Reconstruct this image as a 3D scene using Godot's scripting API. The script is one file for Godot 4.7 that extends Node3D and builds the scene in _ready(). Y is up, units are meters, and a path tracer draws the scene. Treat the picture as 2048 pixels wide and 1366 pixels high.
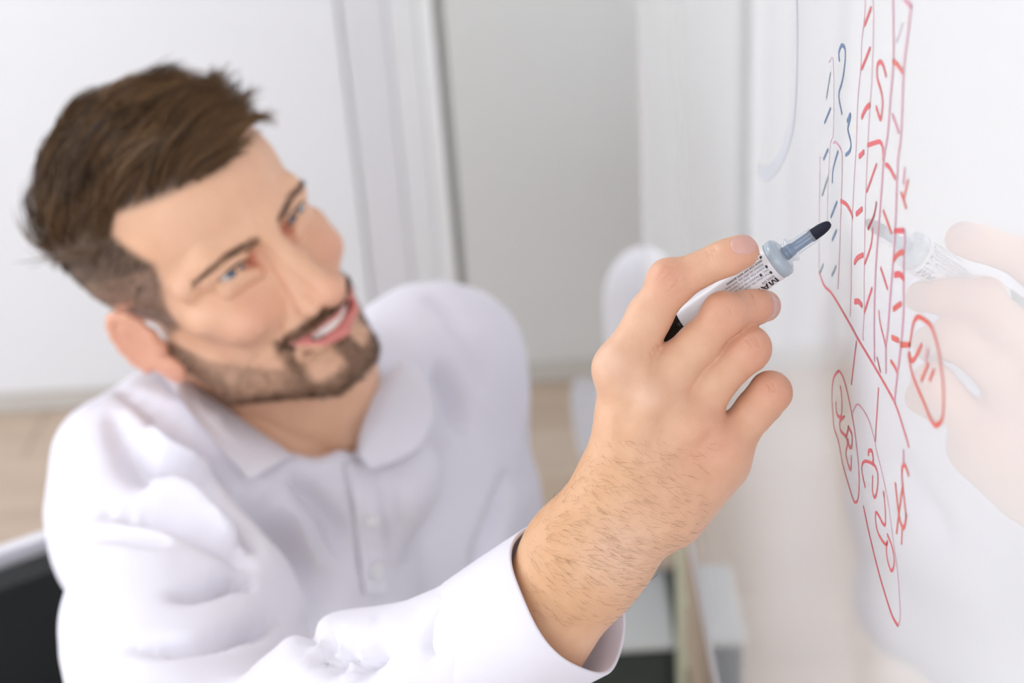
extends Node3D

var eye := Vector3(0.0, 1.62, 0.0)
var lens_right := Vector3.RIGHT
var lens_up := Vector3.UP
var lens_forward := Vector3.FORWARD
var rng := RandomNumberGenerator.new()
const BOARD_X := 0.1228

func _ready() -> void:
	# ---- camera: held by a standing photographer, tilted down and a little to the side
	var down := Vector3(393.0, 5587.0, 3000.0).normalized()
	var side := Vector3(0.998, -0.058, -0.0234)
	side = (side - down * down.dot(side)).normalized()
	var back := side.cross(-down)
	lens_right = Vector3(side.x, -down.x, back.x)
	lens_up = -Vector3(side.y, -down.y, back.y)
	lens_forward = Vector3(side.z, -down.z, back.z)
	var cam := Camera3D.new()
	cam.name = "camera"
	cam.transform = Transform3D(Basis(lens_right, lens_up, -lens_forward), eye)
	var lens := CameraAttributesPhysical.new()
	lens.frustum_focal_length = 52.709
	lens.frustum_focus_distance = 0.597
	lens.exposure_aperture = 6.8
	cam.attributes = lens
	cam.fov = rad_to_deg(2.0 * atan(683.0 / 3000.0))
	cam.near = 0.02
	cam.far = 100.0
	add_child(cam)
	cam.fov = rad_to_deg(2.0 * atan(683.0 / 3000.0))
	cam.current = true
	# ---- sky, lamps, exposure
	var env := Environment.new()
	var sky := Sky.new()
	var sm := ProceduralSkyMaterial.new()
	sm.sky_top_color = Color(0.86, 0.92, 1.0)
	sm.sky_horizon_color = Color(0.97, 0.98, 1.0)
	sm.ground_bottom_color = Color(0.55, 0.55, 0.53)
	sm.ground_horizon_color = Color(0.8, 0.8, 0.8)
	sm.sun_angle_max = 0.0
	sm.energy_multiplier = 1.0
	sky.sky_material = sm
	env.background_mode = Environment.BG_SKY
	env.sky = sky
	env.background_energy_multiplier = SKY_ENERGY
	env.tonemap_mode = Environment.TONE_MAPPER_LINEAR
	env.tonemap_exposure = EXPOSURE
	env.sdfgi_enabled = true
	env.ssao_enabled = true
	env.ssil_enabled = true
	var we := WorldEnvironment.new()
	we.name = "world_environment"
	we.environment = env
	add_child(we)
	ceiling_lamp(Vector3(-1.75, 2.79, -1.6), LAMP_POWER * 1.1, "square ceiling lamp over the floor near the cabinets")
	ceiling_lamp(Vector3(-1.55, 2.79, 0.6), LAMP_POWER * 0.2, "square ceiling lamp nearest the windows, left of the photographer")
	ceiling_lamp(Vector3(-0.1, 2.79, 1.6), LAMP_POWER * 0.4, "square ceiling lamp behind the photographer")
	# ---- the place, then the things in it
	build_room()
	build_board()
	build_furniture()
	build_marker()
	build_person()

const SKY_ENERGY := 4.6
const EXPOSURE := 1.0
const LAMP_POWER := 2.0

func ceiling_lamp(where: Vector3, power: float, label: String) -> void:
	var o := thing("ceiling_lamp", label, "ceiling lamp", where, "square ceiling lamps")
	var st := SurfaceTool.new()
	st.begin(Mesh.PRIMITIVE_TRIANGLES)
	for s in [-1.0, 1.0]:
		add_box(st, Transform3D(Basis.IDENTITY, Vector3(0.61 * s, -0.01, 0)), Vector3(0.03, 0.04, 1.25), 0.003)
		add_box(st, Transform3D(Basis.IDENTITY, Vector3(0, -0.01, 0.61 * s)), Vector3(1.19, 0.04, 0.03), 0.003)
	put("frame", finish(st), mat(Color(0.9, 0.9, 0.9), 0.4, 0.0), o)
	var glow := mat(Color(0.95, 0.95, 0.95), 0.5)
	glow.emission_enabled = true
	glow.emission = Color(0.98, 0.99, 1.0)
	glow.emission_energy_multiplier = 1.2
	put("diffuser", box(Vector3(1.19, 0.015, 1.19), 0.002), glow, o, Vector3(0, -0.005, 0))
	var l := AreaLight3D.new()
	l.name = "panel_light"
	l.area_size = Vector2(1.15, 1.15)
	l.light_energy = power
	l.light_color = Color(0.97, 0.98, 1.0)
	l.shadow_enabled = true
	l.area_range = 12.0
	l.area_attenuation = 2.0
	l.position = Vector3(0, -0.02, 0)
	l.rotation = Vector3(-PI / 2, 0, 0)
	o.add_child(l)


# ---------------------------------------------------------------- helpers
# A point of the place, given as a pixel of the 2048 x 1366 frame and its distance along the lens axis.
func at(px: float, py: float, depth: float) -> Vector3:
	var u := (px - 1024.0) / 3000.0
	var v := (py - 683.0) / 3000.0
	return eye + lens_right * (u * depth) - lens_up * (v * depth) + lens_forward * depth

func seen_at(p: Vector3) -> Vector2:
	var q := p - eye
	var z := q.dot(lens_forward)
	return Vector2(1024.0 + 3000.0 * q.dot(lens_right) / z, 683.0 - 3000.0 * q.dot(lens_up) / z)

func tag(o: Node, label: String, category: String, group: String = "") -> void:
	o.set_meta("label", label)
	o.set_meta("category", category)
	if group != "":
		o.set_meta("group", group)

func thing(called: String, label: String, category: String, where: Vector3, group: String = "") -> Node3D:
	var o := Node3D.new()
	o.name = called
	add_child(o, true)
	o.position = where
	tag(o, label, category, group)
	return o

func put(called: String, mesh: Mesh, m: Material, parent: Node, where: Vector3 = Vector3.ZERO) -> MeshInstance3D:
	var o := MeshInstance3D.new()
	o.name = called
	o.mesh = mesh
	if m != null:
		o.material_override = m
	o.position = where
	o.cast_shadow = GeometryInstance3D.SHADOW_CASTING_SETTING_ON
	parent.add_child(o, true)
	return o

func structure(called: String, mesh: Mesh, m: Material, where: Vector3, label: String, category: String) -> MeshInstance3D:
	var o := put(called, mesh, m, self, where)
	o.set_meta("kind", "structure")
	tag(o, label, category)
	return o

func mat(c: Color, rough: float = 0.6, metal: float = 0.0) -> StandardMaterial3D:
	var m := StandardMaterial3D.new()
	m.albedo_color = c
	m.roughness = rough
	m.metallic = metal
	return m

func noise_bump(m: StandardMaterial3D, freq: float, depth: float, tile: float, kind: int = FastNoiseLite.TYPE_SIMPLEX_SMOOTH, seed_no: int = 3) -> void:
	var n := FastNoiseLite.new()
	n.noise_type = kind
	n.frequency = freq
	n.seed = seed_no
	n.fractal_octaves = 4
	var t := NoiseTexture2D.new()
	t.width = 512
	t.height = 512
	t.seamless = true
	t.noise = n
	m.heightmap_enabled = true
	m.heightmap_texture = t
	m.heightmap_scale = depth
	m.uv1_triplanar = true
	m.uv1_scale = Vector3.ONE * tile

# A box with chamfered edges, centred on the origin.
func box(s: Vector3, bevel: float = 0.004) -> ArrayMesh:
	var st := SurfaceTool.new()
	st.begin(Mesh.PRIMITIVE_TRIANGLES)
	add_box(st, Transform3D.IDENTITY, s, bevel)
	return finish(st)

func finish(st: SurfaceTool) -> ArrayMesh:
	st.generate_normals()
	return st.commit()

func quad(st: SurfaceTool, a: Vector3, b: Vector3, c: Vector3, d: Vector3) -> void:
	for p in [a, b, c, a, c, d]:
		st.add_vertex(p)

func tri_out(st: SurfaceTool, a: Vector3, b: Vector3, c: Vector3, out: Vector3) -> void:
	if (b - a).cross(c - a).dot(out) > 0.0:
		var k := b
		b = c
		c = k
	st.add_vertex(a)
	st.add_vertex(b)
	st.add_vertex(c)

func quad_out(st: SurfaceTool, a: Vector3, b: Vector3, c: Vector3, d: Vector3, out: Vector3) -> void:
	tri_out(st, a, b, c, out)
	tri_out(st, a, c, d, out)

func add_box(st: SurfaceTool, t: Transform3D, s: Vector3, bevel: float = 0.004) -> void:
	st.set_smooth_group(-1)
	var h := s * 0.5
	var bv := minf(bevel, minf(h.x, minf(h.y, h.z)) * 0.9)
	var i := h - Vector3.ONE * bv
	for axis in 3:
		var a1 := (axis + 1) % 3
		var a2 := (axis + 2) % 3
		for sg in [-1.0, 1.0]:
			var q: Array[Vector3] = []
			for k in [[-1, -1], [1, -1], [1, 1], [-1, 1]]:
				var p := Vector3.ZERO
				p[axis] = h[axis] * sg
				p[a1] = i[a1] * k[0]
				p[a2] = i[a2] * k[1]
				q.append(t * p)
			var out := Vector3.ZERO
			out[axis] = sg
			quad_out(st, q[0], q[1], q[2], q[3], t.basis * out)
	for axis in 3:
		var a1 := (axis + 1) % 3
		var a2 := (axis + 2) % 3
		for s1 in [-1.0, 1.0]:
			for s2 in [-1.0, 1.0]:
				var q: Array[Vector3] = []
				for e in [-1.0, 1.0]:
					var p := Vector3.ZERO
					p[axis] = i[axis] * e
					p[a1] = h[a1] * s1
					p[a2] = i[a2] * s2
					q.append(t * p)
					p[a1] = i[a1] * s1
					p[a2] = h[a2] * s2
					q.append(t * p)
				var out := Vector3.ZERO
				out[a1] = s1
				out[a2] = s2
				quad_out(st, q[0], q[1], q[3], q[2], t.basis * out)
	for sx in [-1.0, 1.0]:
		for sy in [-1.0, 1.0]:
			for sz in [-1.0, 1.0]:
				tri_out(st, t * Vector3(h.x * sx, i.y * sy, i.z * sz), t * Vector3(i.x * sx, h.y * sy, i.z * sz), t * Vector3(i.x * sx, i.y * sy, h.z * sz), t.basis * Vector3(sx, sy, sz))

# A body of revolution about +y: profile points are (radius, height).
func lathe(profile: Array, sides: int = 32, smooth: bool = true) -> ArrayMesh:
	var st := SurfaceTool.new()
	st.begin(Mesh.PRIMITIVE_TRIANGLES)
	for k in profile.size() - 1:
		st.set_smooth_group(0 if smooth else k + 1)
		var p: Vector2 = profile[k]
		var q: Vector2 = profile[k + 1]
		var nrm := Vector2(q.y - p.y, p.x - q.x)
		for j in sides:
			var t0 := TAU * j / sides
			var t1 := TAU * (j + 1) / sides
			var d0 := Vector3(cos(t0), 0, sin(t0))
			var d1 := Vector3(cos(t1), 0, sin(t1))
			var y0 := Vector3(0, p.y, 0)
			var y1 := Vector3(0, q.y, 0)
			var out := (d0 + d1) * 0.5 * nrm.x + Vector3(0, nrm.y, 0)
			if p.x > 0.00001:
				tri_out(st, d0 * p.x + y0, d1 * p.x + y0, d1 * q.x + y1, out)
			if q.x > 0.00001:
				tri_out(st, d0 * p.x + y0, d1 * q.x + y1, d0 * q.x + y1, out)
	return finish(st)

# A tube along points; radii one per point; flat = squash across.
func add_tube(st: SurfaceTool, pts: Array, radii: Array, sides: int = 8, capped: bool = true) -> void:
	st.set_smooth_group(0)
	var n := pts.size()
	var side := Vector3.ZERO
	var rings: Array = []
	for k in n:
		var dir: Vector3 = (pts[mini(k + 1, n - 1)] - pts[maxi(k - 1, 0)]).normalized()
		if side == Vector3.ZERO:
			side = dir.cross(Vector3.UP if absf(dir.y) < 0.9 else Vector3.RIGHT).normalized()
		side = (side - dir * dir.dot(side)).normalized()
		var up := dir.cross(side)
		var ring: Array[Vector3] = []
		for j in sides:
			var a := TAU * j / sides
			ring.append(pts[k] + (side * cos(a) + up * sin(a)) * radii[k])
		rings.append(ring)
	for k in n - 1:
		for j in sides:
			var j2 := (j + 1) % sides
			quad_out(st, rings[k][j], rings[k][j2], rings[k + 1][j2], rings[k + 1][j], rings[k][j] + rings[k][j2] - pts[k] * 2.0)
	if capped:
		for e in [0, n - 1]:
			var out: Vector3 = (pts[0] - pts[1]) if e == 0 else (pts[n - 1] - pts[n - 2])
			for j in sides:
				tri_out(st, pts[e], rings[e][j], rings[e][(j + 1) % sides], out)

func tube(pts: Array, radii: Array, sides: int = 12) -> ArrayMesh:
	var st := SurfaceTool.new()
	st.begin(Mesh.PRIMITIVE_TRIANGLES)
	add_tube(st, pts, radii, sides)
	return finish(st)

# A smooth curve through points.
func spline(pts: Array, per: int = 6) -> Array:
	var out: Array = []
	var n := pts.size()
	for k in n - 1:
		var a = pts[maxi(k - 1, 0)]
		var b = pts[k]
		var c = pts[k + 1]
		var d = pts[mini(k + 2, n - 1)]
		for j in per:
			out.append(b.cubic_interpolate(c, a, d, float(j) / per))
	out.append(pts[n - 1])
	return out

# ---------------------------------------------------------------- solids by distance fields
# A field is a list of rounded limbs and ellipsoids joined (or carved) with soft seams; mesh_of() turns it into one continuous surface.
class Field:
	var kind := PackedByteArray()      # 0 limb, 1 ellipsoid, 2 carved limb, 3 carved ellipsoid
	var a := PackedVector3Array()
	var ba := PackedVector3Array()
	var inv := PackedFloat32Array()
	var ra := PackedFloat32Array()
	var dr := PackedFloat32Array()
	var k := PackedFloat32Array()
	var tf: Array[Transform3D] = []
	var rad := PackedVector3Array()
	var live := PackedInt32Array()
	var grp := PackedInt32Array()      # limbs of group 0 are the trunk; each other group joins its own limbs, then meets the others almost hard
	var cur := 0
	var seam := 0.0006                 # between the groups
	var root_soft := 0.006             # between the groups and the trunk

	func limb(p: Vector3, q: Vector3, r0: float, r1: float, soft: float, carve: bool = false) -> void:
		kind.append(2 if carve else 0)
		grp.append(cur)
		a.append(p)
		ba.append(q - p)
		inv.append(1.0 / maxf((q - p).length_squared(), 1e-12))
		ra.append(r0)
		dr.append(r1 - r0)
		k.append(soft)
		tf.append(Transform3D.IDENTITY)
		rad.append(Vector3.ONE)

	func ball(c: Vector3, r: Vector3, soft: float, turn: Basis = Basis.IDENTITY, carve: bool = false) -> void:
		kind.append(3 if carve else 1)
		grp.append(cur)
		a.append(c)
		ba.append(Vector3.ZERO)
		inv.append(0.0)
		ra.append(0.0)
		dr.append(0.0)
		k.append(soft)
		tf.append(Transform3D(turn, c).affine_inverse())
		rad.append(r)

	func all() -> void:
		live.resize(kind.size())
		for i in kind.size():
			live[i] = i

	func one(i: int, p: Vector3) -> float:
		if kind[i] & 1:
			var q := tf[i] * p
			var r := rad[i]
			var s := q / r
			var l := s.length()
			var g := (s / r).length()
			if g < 1e-9:
				return -minf(r.x, minf(r.y, r.z))
			return l * (l - 1.0) / g
		var pa := p - a[i]
		var h := clampf(pa.dot(ba[i]) * inv[i], 0.0, 1.0)
		return (pa - ba[i] * h).length() - ra[i] - dr[i] * h

	func near(c: Vector3, r: float) -> float:
		live.clear()
		var ds := PackedFloat32Array()
		var best := 1e9
		for i in kind.size():
			var d := one(i, c)
			ds.append(d)
			if kind[i] < 2 and d < best:
				best = d
		for i in kind.size():
			if kind[i] < 2:
				if ds[i] - r * 1.3 < best + r * 1.3 + maxf(k[i], root_soft):
					live.append(i)
			elif ds[i] < r * 1.3 + k[i]:
				live.append(i)
		return at(c)

	func at(p: Vector3) -> float:
		var d := 1e9
		var trunk := 1e9
		var others := 1e9
		var g := -1
		for i in live:
			if grp[i] != g:
				if g == 0:
					trunk = d
				elif g > 0:
					var hh := seam - absf(others - d)
					others = minf(others, d) - (hh * hh / (4.0 * seam) if hh > 0.0 else 0.0)
				d = 1e9
				g = grp[i]
			var e: float
			var kd := kind[i]
			if kd & 1:
				var q := tf[i] * p
				var r := rad[i]
				var s := q / r
				var l := s.length()
				e = l * (l - 1.0) / maxf((s / r).length(), 1e-9)
			else:
				var pa := p - a[i]
				var t := clampf(pa.dot(ba[i]) * inv[i], 0.0, 1.0)
				e = (pa - ba[i] * t).length() - ra[i] - dr[i] * t
			var s2 := k[i]
			if kd < 2:
				var h := s2 - absf(d - e)
				if h > 0.0:
					d = minf(d, e) - h * h / (4.0 * s2)
				elif e < d:
					d = e
			else:
				e = -e
				var h := s2 - absf(d - e)
				if h > 0.0:
					d = maxf(d, e) + h * h / (4.0 * s2)
				elif e > d:
					d = e
		if g == 0:
			trunk = d
		elif g > 0:
			var hh := seam - absf(others - d)
			others = minf(others, d) - (hh * hh / (4.0 * seam) if hh > 0.0 else 0.0)
		var h2 := root_soft - absf(trunk - others)
		return minf(trunk, others) - (h2 * h2 / (4.0 * root_soft) if h2 > 0.0 else 0.0)

	func slope(p: Vector3, e: float) -> Vector3:
		return Vector3(at(p + Vector3(e, 0, 0)) - at(p - Vector3(e, 0, 0)), at(p + Vector3(0, e, 0)) - at(p - Vector3(0, e, 0)), at(p + Vector3(0, 0, e)) - at(p - Vector3(0, 0, e))) / (2.0 * e)

	# Where a line of sight first meets the surface.
	func hit(from: Vector3, dir: Vector3, far: float = 3.0) -> Vector3:
		all()
		var t := 0.0
		for n in 90:
			var d := at(from + dir * t)
			if d < 0.0003 or t > far:
				break
			t += d * 0.8
		return from + dir * t

# Surface nets in blocks of 8 cells; returns [vertices, normals, triangle indices].
func nets(f: Field, lo: Vector3, hi: Vector3, cell: float) -> Array:
	var nx := int(ceil((hi.x - lo.x) / cell / 8.0))
	var ny := int(ceil((hi.y - lo.y) / cell / 8.0))
	var nz := int(ceil((hi.z - lo.z) / cell / 8.0))
	var sx := nx * 8 + 2
	var sy := ny * 8 + 2
	var verts := PackedVector3Array()
	var norms := PackedVector3Array()
	var at_cell := {}
	var edges := PackedInt64Array()
	var v := PackedFloat32Array()
	v.resize(729)
	var br := cell * 4.0 * 1.7321
	for bz in nz:
		for by in ny:
			for bx in nx:
				var o := lo + Vector3(bx, by, bz) * (8.0 * cell)
				var mid := o + Vector3.ONE * (4.0 * cell)
				var dm := f.near(mid, br)
				if absf(dm) > br * 1.5 + cell:
					continue
				var w := 0
				for z in 9:
					for y in 9:
						var p := o + Vector3(0, y, z) * cell
						for x in 9:
							v[w] = f.at(p)
							p.x += cell
							w += 1
				for z in 8:
					for y in 8:
						for x in 8:
							var i := (z * 9 + y) * 9 + x
							var d0 := v[i]
							var d1 := v[i + 1]
							var d2 := v[i + 9]
							var d3 := v[i + 10]
							var d4 := v[i + 81]
							var d5 := v[i + 82]
							var d6 := v[i + 90]
							var d7 := v[i + 91]
							var n := int(d0 < 0.0) + int(d1 < 0.0) + int(d2 < 0.0) + int(d3 < 0.0) + int(d4 < 0.0) + int(d5 < 0.0) + int(d6 < 0.0) + int(d7 < 0.0)
							if n == 0 or n == 8:
								continue
							var gx := bx * 8 + x
							var gy := by * 8 + y
							var gz := bz * 8 + z
							var key := (gz * sy + gy) * sx + gx
							var g := Vector3(d1 + d3 + d5 + d7 - d0 - d2 - d4 - d6, d2 + d3 + d6 + d7 - d0 - d1 - d4 - d5, d4 + d5 + d6 + d7 - d0 - d1 - d2 - d3) / (4.0 * cell)
							var m := (d0 + d1 + d2 + d3 + d4 + d5 + d6 + d7) / 8.0
							var off := g * (m / maxf(g.length_squared(), 0.05))
							var lim := cell * 0.6
							off = Vector3(clampf(off.x, -lim, lim), clampf(off.y, -lim, lim), clampf(off.z, -lim, lim))
							at_cell[key] = verts.size()
							var q := o + Vector3(x + 0.5, y + 0.5, z + 0.5) * cell - off
							var e := f.at(q)
							q -= g.normalized() * clampf(e, -cell * 0.5, cell * 0.5)
							verts.append(q)
							var gn := f.slope(q, cell * 0.5)
							norms.append(gn.normalized())
							if (d0 < 0.0) != (d1 < 0.0):
								edges.append(key * 8 + (1 if d0 < 0.0 else 0))
							if (d0 < 0.0) != (d2 < 0.0):
								edges.append(key * 8 + 2 + (1 if d0 < 0.0 else 0))
							if (d0 < 0.0) != (d4 < 0.0):
								edges.append(key * 8 + 4 + (1 if d0 < 0.0 else 0))
	var tris := PackedInt32Array()
	var step := [1, sx, sx * sy]
	for e in edges:
		var key := e >> 3
		var ax := int((e & 7) >> 1)
		var b: int = step[(ax + 1) % 3]
		var c: int = step[(ax + 2) % 3]
		var q0 = at_cell.get(key, -1)
		var q1 = at_cell.get(key - b, -1)
		var q2 = at_cell.get(key - b - c, -1)
		var q3 = at_cell.get(key - c, -1)
		if q0 < 0 or q1 < 0 or q2 < 0 or q3 < 0:
			continue
		if e & 1:
			for t in [q0, q3, q2, q0, q2, q1]:
				tris.append(t)
		else:
			for t in [q0, q1, q2, q0, q2, q3]:
				tris.append(t)
	# wind every triangle clockwise as seen from outside
	for t in range(0, tris.size(), 3):
		var p := verts[tris[t]]
		var fn := (verts[tris[t + 1]] - p).cross(verts[tris[t + 2]] - p)
		if fn.dot(norms[tris[t]] + norms[tris[t + 1]] + norms[tris[t + 2]]) > 0.0:
			var s := tris[t + 1]
			tris[t + 1] = tris[t + 2]
			tris[t + 2] = s
	return [verts, norms, tris]

# New normals after the surface has been moved.
func renormal(verts: PackedVector3Array, tris: PackedInt32Array) -> PackedVector3Array:
	var out := PackedVector3Array()
	out.resize(verts.size())
	for t in range(0, tris.size(), 3):
		var i := tris[t]
		var j := tris[t + 1]
		var l := tris[t + 2]
		var n := (verts[l] - verts[i]).cross(verts[j] - verts[i])
		out[i] += n
		out[j] += n
		out[l] += n
	for i in out.size():
		out[i] = out[i].normalized()
	return out

func array_mesh(verts: PackedVector3Array, norms: PackedVector3Array, tris: PackedInt32Array, cols: PackedColorArray = PackedColorArray()) -> ArrayMesh:
	var arr := []
	arr.resize(Mesh.ARRAY_MAX)
	arr[Mesh.ARRAY_VERTEX] = verts
	arr[Mesh.ARRAY_NORMAL] = norms
	arr[Mesh.ARRAY_INDEX] = tris
	if cols.size() == verts.size():
		arr[Mesh.ARRAY_COLOR] = cols
	var am := ArrayMesh.new()
	am.add_surface_from_arrays(Mesh.PRIMITIVE_TRIANGLES, arr)
	return am

func lin(r: float, g: float, b: float) -> Color:
	return Color(r / 255.0, g / 255.0, b / 255.0).srgb_to_linear()

# Creases, folds and tendons: each is a path of points with a half-width and a depth (negative: a ridge); the surface near it is pushed in.
class Relief:
	var a := PackedVector3Array()
	var b := PackedVector3Array()
	var w := PackedFloat32Array()
	var d := PackedFloat32Array()
	var c := PackedVector3Array()
	var r := PackedFloat32Array()
	var cells := {}
	var size := 0.02

	func path(pts: Array, width: float, depth: float, taper: bool = true) -> void:
		var n := pts.size() - 1
		for k in n:
			var f := 1.0
			if taper:
				f = sin(PI * (k + 0.5) / n)
				f = clampf(f * 1.4, 0.0, 1.0)
			a.append(pts[k])
			b.append(pts[k + 1])
			w.append(width * (0.5 + 0.5 * f))
			d.append(depth * f)

	func ready() -> void:
		for i in a.size():
			var reach := w[i] * 2.4
			var lo := a[i].min(b[i]) - Vector3.ONE * reach
			var hi := a[i].max(b[i]) + Vector3.ONE * reach
			for x in range(int(floor(lo.x / size)), int(floor(hi.x / size)) + 1):
				for y in range(int(floor(lo.y / size)), int(floor(hi.y / size)) + 1):
					for z in range(int(floor(lo.z / size)), int(floor(hi.z / size)) + 1):
						var key := Vector3i(x, y, z)
						if not cells.has(key):
							cells[key] = PackedInt32Array()
						cells[key].append(i)

	# how far the surface is pushed in at p; paths that overlap do not add up
	func at(p: Vector3) -> float:
		var key := Vector3i((p / size).floor())
		if not cells.has(key):
			return 0.0
		var most := 0.0
		var least := 0.0
		for i in cells[key]:
			var ab := b[i] - a[i]
			var t := clampf((p - a[i]).dot(ab) / maxf(ab.length_squared(), 1e-12), 0.0, 1.0)
			var x := (p - a[i] - ab * t).length() / w[i]
			if x < 2.4:
				var e := exp(-x * x * 1.4) * d[i]
				most = maxf(most, e)
				least = minf(least, e)
		return most + least

func press(r: Array, relief: Relief) -> void:
	relief.ready()
	var v: PackedVector3Array = r[0]
	var n: PackedVector3Array = r[1]
	for i in v.size():
		var e := relief.at(v[i])
		if e != 0.0:
			v[i] -= n[i] * e
	r[0] = v
	r[1] = renormal(v, r[2])

# ---------------------------------------------------------------- the room
func build_room() -> void:
	var paint := mat(Color(0.94, 0.94, 0.94), 0.75)
	noise_bump(paint, 0.04, 0.03, 1.6)
	var x0 := -3.0
	var x1 := 2.6
	var z0 := -2.83
	var z1 := 3.2
	var wood := mat(Color(0.80, 0.71, 0.62), 0.55)
	floor_boards(x0, x1, z0, z1, wood)
	structure("ceiling", box(Vector3(x1 - x0 + 0.4, 0.15, z1 - z0 + 0.4), 0.002), paint, Vector3((x0 + x1) / 2, 2.885, (z0 + z1) / 2), "plain white ceiling over the whole office", "ceiling")
	structure("wall_back", box(Vector3(x1 - x0 + 0.4, 2.95, 0.15), 0.002), paint, Vector3((x0 + x1) / 2, 1.4, z0 - 0.075 - 0.02), "white wall behind the tall cabinet panels", "wall")
	structure("wall_right", box(Vector3(0.15, 2.95, z1 - z0), 0.002), paint, Vector3(x1 + 0.075, 1.4, (z0 + z1) / 2), "white side wall beyond the whiteboard", "wall")
	# the wall behind the photographer, with a broad window
	var wf := Node3D.new()
	wf.name = "wall_front"
	add_child(wf)
	wf.set_meta("kind", "structure")
	tag(wf, "white window wall behind the photographer", "wall")
	var fx := -0.2
	var fw := 5.2
	put("lower_wall", box(Vector3(x1 - x0 + 0.4, 0.25, 0.15), 0.002), paint, wf, Vector3((x0 + x1) / 2, 0.125, z1 + 0.075))
	put("upper_wall", box(Vector3(x1 - x0 + 0.4, 0.25, 0.15), 0.002), paint, wf, Vector3((x0 + x1) / 2, 2.725, z1 + 0.075))
	put("pier", box(Vector3(fx - fw / 2 - x0 + 0.2, 2.35, 0.15), 0.002), paint, wf, Vector3((fx - fw / 2 + x0 - 0.2) / 2, 1.425, z1 + 0.075))
	put("pier", box(Vector3(x1 - fx - fw / 2 + 0.2, 2.35, 0.15), 0.002), paint, wf, Vector3((fx + fw / 2 + x1 + 0.2) / 2, 1.425, z1 + 0.075))
	var sash := mat(Color(0.92, 0.92, 0.92), 0.35)
	var clear := mat(Color(1, 1, 1, 0.06), 0.02)
	clear.transparency = BaseMaterial3D.TRANSPARENCY_ALPHA
	var win2 := Node3D.new()
	win2.name = "window_2"
	add_child(win2)
	win2.set_meta("kind", "structure")
	tag(win2, "broad white framed window behind the photographer", "window")
	for y in [0.275, 2.575]:
		put("frame", box(Vector3(fw, 0.05, 0.1), 0.004), sash, win2, Vector3(fx, y, z1 + 0.075))
	for n in 4:
		put("mullion", box(Vector3(0.05, 2.25, 0.1), 0.004), sash, win2, Vector3(fx - fw / 2 + 0.025 + (fw - 0.05) * n / 3.0, 1.425, z1 + 0.075))
	for n in 3:
		put("pane", box(Vector3((fw - 0.2) / 3.0, 2.25, 0.006), 0.001), clear, win2, Vector3(fx - fw / 2 + 0.025 + (fw - 0.05) * (n + 0.5) / 3.0, 1.425, z1 + 0.075))
	# left wall with a long window
	var wl := Node3D.new()
	wl.name = "wall_left"
	add_child(wl)
	wl.set_meta("kind", "structure")
	tag(wl, "white window wall on the left of the office", "wall")
	var d := z1 - z0
	var zc := (z0 + z1) / 2
	put("lower_wall", box(Vector3(0.15, 0.85, d), 0.002), paint, wl, Vector3(x0 - 0.075, 0.425, zc))
	put("upper_wall", box(Vector3(0.15, 0.25, d), 0.002), paint, wl, Vector3(x0 - 0.075, 2.725, zc))
	put("pier", box(Vector3(0.15, 1.75, 0.5), 0.002), paint, wl, Vector3(x0 - 0.075, 1.725, z0 + 0.25))
	put("pier", box(Vector3(0.15, 1.75, 2.0), 0.002), paint, wl, Vector3(x0 - 0.075, 1.725, z1 - 1.0))
	var win := Node3D.new()
	win.name = "window_1"
	add_child(win)
	win.set_meta("kind", "structure")
	tag(win, "long white framed window along the left wall", "window")
	var white := mat(Color(0.92, 0.92, 0.92), 0.35)
	var glass := mat(Color(1, 1, 1, 0.06), 0.02)
	glass.transparency = BaseMaterial3D.TRANSPARENCY_ALPHA
	var w := d - 2.5
	zc = z0 + 0.5 + w / 2
	for s in [0.875, 2.575]:
		put("frame", box(Vector3(0.1, 0.05, w), 0.004), white, win, Vector3(x0 - 0.075, s, zc))
	for n in 5:
		put("mullion", box(Vector3(0.1, 1.65, 0.05), 0.004), white, win, Vector3(x0 - 0.075, 1.725, zc - w / 2 + 0.025 + (w - 0.05) * n / 4.0))
	for n in 4:
		put("pane", box(Vector3(0.006, 1.65, (w - 0.25) / 4.0), 0.001), glass, win, Vector3(x0 - 0.075, 1.725, zc - w / 2 + 0.025 + (w - 0.05) * (n + 0.5) / 4.0))
	# tall cabinet fronts along the back wall
	var door := mat(Color(0.93, 0.93, 0.94), 0.35)
	var grey := mat(Color(0.89, 0.885, 0.90), 0.4)
	var trim := mat(Color(0.91, 0.91, 0.915), 0.35)
	var alu := mat(Color(0.95, 0.95, 0.95), 0.4)
	var dark := mat(Color(0.70, 0.70, 0.68), 0.6)
	var hazy := mat(Color(0.865, 0.865, 0.855), 0.35)
	var xs := [x0, wall_x(712), wall_x(803), wall_x(862), wall_x(896), wall_x(912), x1]
	var mats := [door, grey, trim, alu, dark, hazy]
	var names := ["cabinet_door", "filler_panel", "filler_panel", "door_frame_post", "shadow_gap_strip", "frosted_partition_panel"]
	var labels := ["wide white cabinet door behind the man's head", "grey upright filler panel right beside the wide white cabinet door", "paler narrow upright panel between the grey filler and the bright post", "bright slim aluminium post at the edge of the grey partition", "dark slim gap strip between bright post and grey partition", "broad grey partition panel between bright post and whiteboard"]
	var cats := ["cabinet door", "panel", "panel", "post", "trim", "partition"]
	var th := [0.024, 0.02, 0.022, 0.026, 0.014, 0.022]
	for n in 6:
		var a: float = xs[n]
		var b: float = xs[n + 1]
		var o := put(names[n], box(Vector3(b - a - 0.002, 2.72, th[n]), 0.003), mats[n], self, Vector3((a + b) / 2, 1.41, z0 - 0.018 + th[n] / 2))
		tag(o, labels[n], cats[n])
		if n == 3 or n == 4:
			o.set_meta("kind", "structure")
			o.name = "trim_%d" % n
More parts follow.
